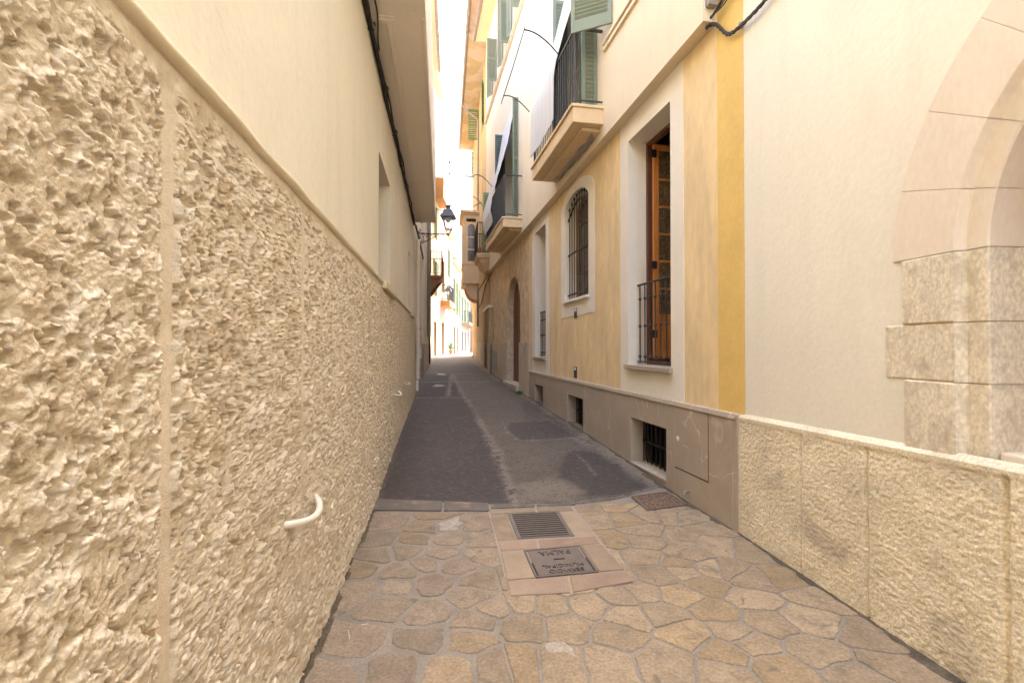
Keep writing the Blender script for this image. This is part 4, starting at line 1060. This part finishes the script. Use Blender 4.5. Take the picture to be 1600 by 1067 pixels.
eaves(L2, T0, T1, 0, .33, 14.3, TH)
b = MB(); z0 = 4.62
b.box(L2, 20.1, T1 - .15, -.1, .58, z0 - .12, z0)
for Y in (20.2, T1 - .45): b.hexa([L2.P(Y, 0, z0 - .75), L2.P(Y, .06, z0 - .75), L2.P(Y + .2, .06, z0 - .75), L2.P(Y + .2, 0, z0 - .75), L2.P(Y, 0, z0 - .12), L2.P(Y, .52, z0 - .12), L2.P(Y + .2, .52, z0 - .12), L2.P(Y + .2, 0, z0 - .12)])
bal = b.build('balcony', 'brown_wood', TH, bevel=.008)
railing(bal, L2, 20.12, T1 - .17, .55, 0, z0, 1.0, 'red_wood', gap=.12, ends=(4, 4), r=.014)

# ================================================================== FAR HOUSES
def far_house(fr, Y0, Y1, h, m, label, soff='upper_plaster', wins=(), shut='far_green', doorx=None, eave=.35, base=.8):
    t = thing('townhouse', fr.P((Y0 + Y1) / 2, 0, base), label, 'house', None)
    MB().prism(fr, rect(Y0 + .01, Y1 - .01, base - .4, h), -.4, 0, [rect(a, c, z0, z1) for a, c, z0, z1 in wins]).build('wall', m, t)
    MB().box(fr, Y0 + .012, Y1 - .012, -6, -.4, base - .4, h).build('inner_wall', m, t)
    for a, c, z0, z1 in wins:
        o = MB().box(fr, a, c, -.2, -.12, z0, z1).build('window', 'dark_green', t)
        MB().box(fr, a + .06, c - .06, -.12, -.112, z0 + .06, z1 - .06).build('pane', 'window_glass', o)
        if shut and z0 > 3:
            leaf(o, fr.P(a - .01, .02, 0), -fr.dir + fr.out * .12, (c - a) * .45, z0, z1, shut, pitch=.12); leaf(o, fr.P(c + .01, .02, 0), fr.dir + fr.out * .12, (c - a) * .45, z0, z1, shut, pitch=.12)
    MB().box(fr, Y0, Y1, -.3, eave, h, h + .1).build('eaves', soff, t)
    MB().hexa([fr.P(Y0, -6, h + .1), fr.P(Y0, eave + .05, h + .1), fr.P(Y1, eave + .05, h + .1), fr.P(Y1, -6, h + .1), fr.P(Y0, -6, h + 1.8), fr.P(Y0, eave + .05, h + .2), fr.P(Y1, eave + .05, h + .2), fr.P(Y1, -6, h + 1.8)]).build('roof', 'roof_tile', t)
    return t
a = far_house(L3, 22.6, 30.2, 17.2, 'yellow_wall', 'tall yellow house seen as a thin strip behind the rusty balcony', wins=[(28.0, 28.9, 4.6, 6.7), (28.0, 28.9, 1.0, 3.1), (28.0, 28.9, 8.0, 10.0)])
b = MB().box(L3, 27.9, 30.1, -.1, .55, 10.3, 11.5); bal = b.build('balcony', 'orange_wall', a, bevel=.02); railing(bal, L3, 28, 30, .5, 0, 11.5, .95, 'iron', ends=(3, 3), gap=.2)
a = far_house(L3, 30.2, 33.3, 11.4, 'pink_wall', 'sunlit salmon pink house with an orange balcony past the yellow strip', wins=[(31.2, 32.2, 5.2, 7.3), (31.2, 32.1, 1.0, 3.2)])
b = MB().box(L3, 30.5, 32.9, -.1, .6, 4.2, 4.55); bal = b.build('balcony', 'orange_wall', a, bevel=.02); railing(bal, L3, 30.6, 32.8, .55, 0, 4.55, 1.0, 'iron', ends=(3, 3), gap=.14)
far_house(L3, 33.3, 36.6, 9.6, 'chalk_wall', 'sunlit white house with green shutters next to the salmon one', wins=[(34.0, 34.6, 4.2, 5.4), (35.2, 35.8, 4.2, 5.4), (34.0, 35.0, 6.6, 8.6), (35.4, 36.1, 1.2, 3.4)])
a = far_house(L3, 36.6, 42.5, 8.2, 'sand_wall', 'low cream house far off with three tall shuttered openings', wins=[(37.3, 38.2, 4.4, 7.0), (39.2, 40.2, 4.2, 6.9), (37.4, 38.4, 1.0, 3.2), (39.4, 40.4, 1.0, 3.2), (41.2, 42.0, 4.2, 6.6)])
a2 = far_house(L3, 42.5, 52, 7.0, 'chalk_wall', 'lowest white house at the far end with a long dark iron balcony', wins=[(43.5, 44.6, 3.9, 6.2), (46, 47.2, 3.9, 6.2), (49, 50.2, 3.9, 6.2), (43.6, 44.8, 1.2, 3.0), (46.2, 47.4, 1.2, 3.0), (49.2, 50.4, 1.1, 3.1)])
b = MB().box(L3, 43, 51.4, -.1, .75, 3.62, 3.82); bal = b.build('balcony', 'sand_wall', a2, bevel=.02); railing(bal, L3, 43.1, 51.3, .7, 0, 3.82, 1.0, 'iron', ends=(4, 4), gap=.2, r=.016)
b = MB()
for i in range(60):
    p = L3.P(random.uniform(47, 51), .6 + random.uniform(-.1, .25), 3.9 + random.uniform(0, .5)); v = Vector((random.gauss(0, 1), random.gauss(0, 1), random.gauss(0, 1))).normalized() * .14; w_ = v.orthogonal()
    b.add([p, p + v * .5 + w_ * .35, p + v, p + v * .5 - w_ * .35], [(0, 1, 2, 3)])
tag(b.build('balcony_plant', 'leaf', loc=L3.P(49, .6, 3.82), fix=False), 'leafy green plant spilling over the long balcony of the lowest far house', 'plant')
ex = Fr(0, 0, -1)
class Ex(Fr):                             # a house front that faces down the street
    def __init__(s, y): s.y = y; s.out = Vector((0, -1, 0)); s.dir = Vector((1, 0, 0))
    def P(s, Y, d=0.0, z=0.0): return Vector((Y, s.y - d, z))
e1 = Ex(56)
far_house(e1, -9, 1.5, 9.5, 'pink_wall', 'pinkish house closing the far end of the street', wins=[(-6.2, -5.2, 3.9, 6.0), (-4.6, -3.9, 3.9, 6.0), (-6.0, -4.9, 1.0, 3.2)])
# little pot on the far pavement
b = MB().lathe(L3.P(33.0, .35, g(33)), [(.10, 0), (.15, .28), (.16, .30), (.12, .30)], 12); pt = tag(b.build('potted_plant', 'clay', loc=L3.P(33, .35, g(33))), 'small potted plant at the foot of the sunlit white far house', 'plant')
b = MB()
for i in range(40):
    p = L3.P(33 + random.uniform(-.14, .14), .35 + random.uniform(-.14, .14), g(33) + .3 + random.uniform(0, .4)); v = Vector((random.gauss(0, 1), random.gauss(0, 1), random.gauss(.4, 1))).normalized() * .16; w_ = v.orthogonal()
    b.add([p, p + v * .5 + w_ * .3, p + v, p + v * .5 - w_ * .3], [(0, 1, 2, 3)])
b.build('foliage', 'leaf', pt, fix=False)
# television aerial on the sand house roof
q = L3.P(37.6, .1, 8.35); b = MB().tube([q, q + U * 1.0], .03, 6).tube([q + U * .95 - Vector((.3, 0, 0)), q + U * .95 + Vector((.35, 0, 0))], .02, 5)
for i in range(4): b.tube([q + U * .95 + Vector((-.25 + i * .16, -.2, 0)), q + U * .95 + Vector((-.25 + i * .16, .2, 0))], .014, 5)
tag(b.build('roof_aerial', 'zinc', loc=q), 'television aerial on the roof edge of the low cream far house', 'aerial')

# ================================================================== WALL LAMPS
def lamp(fr, Y, z, arm, s, label, d0=-.03):
    P0 = fr.P(Y, d0, z); X_ = fr.out
    t = thing('street_lamp', P0, label, 'street lamp', 'iron wall lanterns')
    def pt(x, zz, side=0.0): return P0 + X_ * x + U * zz + fr.dir * side
    b = MB()
    b.tube([pt(0, 0), pt(arm, 0)], .016 * s, 8).tube([pt(.03, .05 * s), pt(.03, -.32 * s)], .015 * s, 8)
    b.tube([pt(.03, -.30 * s), pt(.12 * s, -.29 * s), pt(.32 * s, -.19 * s), pt(.5 * s, -.09 * s), pt(.62 * s, -.02)], .012 * s, 7)
    def spiral(cx, cz, r, turns, a0, sg=1):
        n = 22; b.tube([pt(cx + sg * r * (1 - i / n * .85) * math.cos(a0 + turns * 6.283 * i / n), cz + r * (1 - i / n * .85) * math.sin(a0 + turns * 6.283 * i / n)) for i in range(n + 1)], .009 * s, 6)
    spiral(.13 * s, -.10 * s, .09 * s, 1.4, .5); spiral(.13 * s, -.23 * s, .055 * s, 1.3, 2, -1); spiral(.29 * s, -.08 * s, .07 * s, 1.4, .2); spiral(.43 * s, -.05 * s, .045 * s, 1.3, .3)
    spiral(.74 * s, -.045 * s, .05 * s, 1.3, 1.57); spiral(.05 * s, .09 * s, .05 * s, 1.2, 3.6); spiral(.08 * s, -.40 * s, .045 * s, 1.2, 1.6)
    b.build('bracket', 'iron', t, smooth=True)
    c = pt(arm, 0)
    def ring(r, h): return [c + Vector((math.cos(math.pi / 4 + i * math.pi / 2), math.sin(math.pi / 4 + i * math.pi / 2), 0)) * r * s + U * h * s for i in range(4)]
    b = MB(); lo, mi, hi = ring(.03, -.01), ring(.125, .14), ring(.225, .50)
    for i in range(4):
        b.tube([lo[i], mi[i]], .010 * s, 6).tube([mi[i], hi[i]], .012 * s, 6).tube([mi[i], mi[(i + 1) % 4]], .010 * s, 6).tube([hi[i], hi[(i + 1) % 4]], .014 * s, 6)
    lo2 = ring(.14, .19)
    for i in range(4): b.tube([lo2[i], lo2[(i + 1) % 4]], .007 * s, 5)
    b.lathe(c, [(.012 * s, -.06 * s), (.035 * s, -.03 * s), (.04 * s, 0), (.02 * s, .03 * s)], 10)
    b.build('lantern_frame', 'lamp_paint', t)
    g_ = MB(); g_.add(ring(.12, .145) + ring(.218, .495), [(i, (i + 1) % 4, 4 + (i + 1) % 4, 4 + i) for i in range(4)]); g_.build('lantern_glass', 'lamp_glass', t)
    b = MB(); 
    def frust(r0, h0, r1, h1): b.add(ring(r0, h0) + ring(r1, h1), [(i, (i + 1) % 4, 4 + (i + 1) % 4, 4 + i) for i in range(4)] + [(3, 2, 1, 0), (4, 5, 6, 7)])
    frust(.30, .475, .315, .50); frust(.315, .50, .285, .575); frust(.24, .575, .17, .72)
    b.lathe(c + U * .70 * s, [(.11 * s, 0), (.07 * s, .06 * s), (.055 * s, .10 * s), (.085 * s, .135 * s), (.085 * s, .155 * s), (.02 * s, .165 * s)], 12)
    b.build('lantern_roof', 'lamp_paint', t)
    b = MB().lathe(c + U * .36 * s, [(.05 * s, 0), (.085 * s, .06 * s), (.10 * s, .115 * s), (.03 * s, .12 * s)], 14); b.build('reflector', 'white_metal', t, smooth=True)
    return t, c
y_, z_ = L1.pix(653, 364.5, -.03)
t, c1_ = lamp(L1, y_, z_, .90, 1.0, 'wrought iron wall lantern on the narrow pale house, near one against the white sky')
y2_ = 31.0
lamp(L3, y2_, EYE + (542 - 466) * y2_ / F, .42, .95, 'smaller-looking iron wall lantern far off on the salmon pink house', 0)
b = MB(); q = R2.P(20.3, 0, 0); A = cp_(L2, 679, 325, .1); Bq = R2.P(R2.Yx(752), .02, 0); Bq.z = EYE + (542 - 316) * R2.Yx(752) / F
b.tube([A * (1 - i / 16) + Bq * (i / 16) - U * (.28 * 4 * (i / 16) * (1 - i / 16)) for i in range(17)], .018, 6)
tag(b.build('overhead_cable', 'cable_rubber', loc=A), 'single dark cable sagging across the street behind the near lantern', 'cable')
# weight rod hanging on a thin wire between the eaves
wy = 21.5; hx = ray(702, 250); top = hx * (wy / hx.y); top.z += EYE; lo = ray(702, 276) * (wy / hx.y); lo.z += EYE
wl, wr = L2.P(wy, .38, top.z + .05), R2.P(wy, .0, top.z + .05)
b = MB().tube([wl, top + U * .02, wr], .004, 5); tag(b.build('span_wire', 'zinc', loc=wl), 'thin wire spanning the street high up between the tall house and the yellow house', 'wire')
b = MB().tube([top, Vector((top.x, top.y, lo.z))], .022, 6).lathe(top - U * .12, [(.02, -.06), (.05, -.04), (.05, .04), (.02, .06)], 8).lathe(Vector((top.x, top.y, lo.z + .12)), [(.02, -.05), (.05, -.03), (.05, .03), (.02, .05)], 8)
tag(b.build('hanging_rod', 'iron', loc=top), 'short dark rod hanging in the strip of sky above the near lantern', 'rod')

# ================================================================== IRONWORK IN THE GROUND
def plate_axes(q):
    P = [gp(*p) for p in q]; o = P[0]; ax = ((P[1] - P[0]) + (P[2] - P[3])) / 2; ay = ((P[3] - P[0]) + (P[2] - P[1])) / 2; return o, ax, ay
zt = .012
def bil(P, u, v, z=0.0): return P[0] * (1 - u) * (1 - v) + P[1] * u * (1 - v) + P[2] * u * v + P[3] * (1 - u) * v + U * z
def qbox(b, P, u0, u1, v0, v1, z0, z1): return b.hexa([bil(P, u0, v0, z0), bil(P, u1, v0, z0), bil(P, u1, v1, z0), bil(P, u0, v1, z0), bil(P, u0, v0, z1), bil(P, u1, v0, z1), bil(P, u1, v1, z1), bil(P, u0, v1, z1)])
P = [gp(*p) for p in ((793.3, 804.5), (872.8, 801), (897.5, 839.5), (808.6, 844.4))]
gr = thing('drain_grate', (P[0] + P[2]) / 2, 'slotted cast iron drain grate among pinkish slabs, the farther of the two squares', 'drain')
b = MB()
for u0, u1, v0, v1 in ((0, 1, 0, .045), (0, 1, .955, 1), (0, .07, .045, .955), (.93, 1, .045, .955)): qbox(b, P, u0, u1, v0, v1, -.01, .017)
for i in range(11):
    v = .085 + i * .0795; qbox(b, P, .07, .93, v, v + .034, .0, .0155)
b.build('grate', 'cast_iron', gr, bevel=.002)
qbox(MB(), P, .02, .98, .02, .98, .0, .0115).build('pit', 'pit_shade', gr)  # shallow near-black sheet paints the shade between the bars; no hole is cut
P = [gp(*p) for p in ((817.6, 862), (906.5, 853.5), (935.8, 895.5), (836.8, 904.5))]
mc = thing('manhole_cover', (P[0] + P[2]) / 2, 'square cast iron manhole cover with raised lettering, nearest of the ground plates', 'manhole cover')
b = MB()
for u0, u1, v0, v1 in ((0, 1, 0, .035), (0, 1, .965, 1), (0, .035, .035, .965), (.965, 1, .035, .965)): qbox(b, P, u0, u1, v0, v1, -.01, .016)
b.build('rim', 'cast_iron', mc, bevel=.002)
pl_ = qbox(MB(), P, .06, .94, .06, .94, -.01, .013).build('plate', 'cast_iron', mc, bevel=.003)
qbox(MB(), P, .038, .962, .038, .962, -.01, .007).build('gap', 'pit_shade', mc)
qbox(MB(), P, .42, .60, .44, .475, .01, .0145).build('lifting_slot', 'pit_shade', pl_)  # near-black block on the plate paints the shade of the slot
def words(txt, uc, vc, width, height):
    cu = bpy.data.curves.new('t', 'FONT'); cu.body = txt; cu.align_x = 'CENTER'; cu.align_y = 'CENTER'; cu.size = 1; cu.extrude = 0
    ob = bpy.data.objects.new('t', cu); COL.objects.link(ob); dg = bpy.context.evaluated_depsgraph_get(); me = bpy.data.meshes.new_from_object(ob.evaluated_get(dg))
    xs = [v.co.x for v in me.vertices]; ysv = [v.co.y for v in me.vertices]; w_, h_ = max(xs) - min(xs), max(ysv) - min(ysv); cx, cy = (max(xs) + min(xs)) / 2, (max(ysv) + min(ysv)) / 2
    b = MB(); n = len(me.vertices)
    vs = []
    for zz in (.0125, .0185): vs += [bil(P, uc - (v.co.x - cx) / w_ * width, vc + (v.co.y - cy) / h_ * height, zz) for v in me.vertices]
    fs = [tuple(i + n for i in p.vertices) for p in me.polygons]
    cnt = {}
    for p in me.polygons:
        for k in p.edge_keys: cnt[k] = cnt.get(k, 0) + 1
    fs += [(k[0], k[1], k[1] + n, k[0] + n) for k, c in cnt.items() if c == 1]
    b.add(vs, fs); bpy.data.objects.remove(ob); bpy.data.curves.remove(cu)
    return b.build('lettering', 'lettering_iron', pl_)
words('PALMA', .49, .21, .52, .16); words('SERVICIO', .52, .87, .56, .10); words('MUNICIPAL', .51, .70, .66, .10)
P = [gp(*p) for p in ((986.6, 777), (1042, 769.5), (1075, 790), (1011, 799))]
P = [p + U * .004 for p in P]
ac = thing('access_cover', (P[0] + P[2]) / 2, 'rusty leaf-strewn square access cover beside the marble plinth', 'access cover')
b = MB()
for u0, u1, v0, v1 in ((0, 1, 0, .03), (0, 1, .97, 1), (0, .03, .03, .97), (.97, 1, .03, .97)): qbox(b, P, u0, u1, v0, v1, -.01, .012)
b.build('rim', 'cast_iron', ac); qbox(MB(), P, .03, .97, .03, .97, -.01, .008).build('plate', 'rust_cover', ac)
b = MB()
for i in range(130):
    u_, v_ = random.uniform(.04, .96), random.uniform(.04, .98) ** .6; p = bil(P, u_, v_, .010 + random.uniform(0, .006)); a = random.uniform(0, 6.28); L_ = random.uniform(.006, .018)
    v = Vector((math.cos(a), math.sin(a), random.uniform(-.2, .3))) * L_; w_ = Vector((-math.sin(a), math.cos(a), random.uniform(-.2, .2))) * L_ * .35
    b.add([p, p + v * .5 + w_, p + v, p + v * .5 - w_], [(0, 1, 2, 3)])
tag(b.build('leaf_litter', 'clay', loc=(P[0] + P[2]) / 2, fix=False), 'crumbs of dry leaf scattered over the rusty access cover', 'leaves', kind='stuff')
# litter
def crumple(x, y, r, label, seed):
    c = gp(x, y); b = MB(); rr = random.Random(seed); n = 9; rings = []
    for j in range(5):
        for i in range(n):
            k = r * (1 - (j / 5) ** 2) ** .5 * rr.uniform(.6, 1.15); a = 6.283 * i / n; rings.append(c + Vector((math.cos(a) * k * 1.5, math.sin(a) * k, j * r * .10 * rr.uniform(.7, 1.2))))
    b.add(rings, [(j * n + i, j * n + (i + 1) % n, (j + 1) * n + (i + 1) % n, (j + 1) * n + i) for j in range(4) for i in range(n)] + [tuple(range(4 * n, 5 * n))])
    return tag(b.build('litter', 'paper', loc=c), label, 'litter', 'scraps of litter on the asphalt')
crumple(686, 604, .13, 'pale crumpled scrap on the dark asphalt patch, nearer of two', 1); crumple(689, 586.5, .14, 'pale crumpled scrap on the asphalt, farther of two toward the sunlit end', 2)
def butt(x, y, ang, L_, label, m='paper'):
    c = gp(x, y, .010); v = Vector((math.cos(ang), math.sin(ang), 0)) * L_
    return tag(MB().tube([c - v * .5 + U * .006, c + v * .5 + U * .006], .0042, 8).build('cigarette_end', m, loc=c), label, 'cigarette end')
butt(570, 977, .25, .042, 'white cigarette end on the broad grey flagstone by the stucco wall')
tag(MB().tube([gp(544, 984, .012), gp(545.5, 991, .012), gp(546, 998, .012)], .0022, 5).build('straw', 'paper', loc=gp(545, 991)), 'thin pale straw lying on the broad flagstone left of the cigarette end', 'straw')
# weeds at the foot of the masonry
b = MB(); c = R1.P(12.6, .08, g(12.6))
for i in range(70):
    p = c + R1.dir * random.uniform(-.35, .35) + R1.out * random.uniform(-.05, .12); v = Vector((random.gauss(0, .5), random.gauss(0, .5), abs(random.gauss(.6, .4)))) * .09; w_ = v.orthogonal().normalized() * .012
    b.add([p - w_, p + w_, p + v], [(0, 1, 2)])
tag(b.build('weeds', 'leaf', loc=c, fix=False), 'tuft of weeds at the foot of the old masonry by the door step', 'weeds')

# ================================================================== LIGHT AND CAMERA
AZ, EL = 55, 61
sdir = Vector((math.cos(math.radians(EL)) * math.cos(math.radians(AZ)), math.cos(math.radians(EL)) * math.sin(math.radians(AZ)), math.sin(math.radians(EL))))
w = bpy.data.worlds.new('World'); scene.world = w; w.use_nodes = True
sky = w.node_tree.nodes.new('ShaderNodeTexSky'); sky.sky_type = 'NISHITA'; sky.sun_disc = False
sky.sun_elevation = math.radians(EL); sky.sun_rotation = math.atan2(sdir.x, sdir.y); sky.dust_density = 4; sky.air_density = .75; sky.ozone_density = .7
bg = w.node_tree.nodes['Background']; bg.inputs['Strength'].default_value = .15
w.node_tree.links.new(sky.outputs[0], bg.inputs[0])
sun = bpy.data.lights.new('sun', 'SUN'); sun.energy = 2.0; sun.angle = math.radians(.53); sun.color = (1, .95, .87)
so = bpy.data.objects.new('sun', sun); COL.objects.link(so); so.rotation_euler = sdir.to_track_quat('Z', 'Y').to_euler()
cam = bpy.data.cameras.new('camera'); co = bpy.data.objects.new('camera', cam); COL.objects.link(co)
cam.sensor_width = 36; cam.lens = 36 * F / 1600; cam.clip_start = .02; cam.clip_end = 1000
co.location = (0, 0, EYE); co.rotation_euler = (math.pi / 2 + PITCH, 0, 0)
scene.camera = co
scene.view_settings.view_transform = 'Standard'; scene.view_settings.look = 'None'; scene.view_settings.gamma = 1
scene.view_settings.exposure = 3.8
scene.cycles.diffuse_bounces = 7; scene.cycles.max_bounces = 10; scene.cycles.use_denoising = True
scene.cycles.sample_clamp_indirect = 10
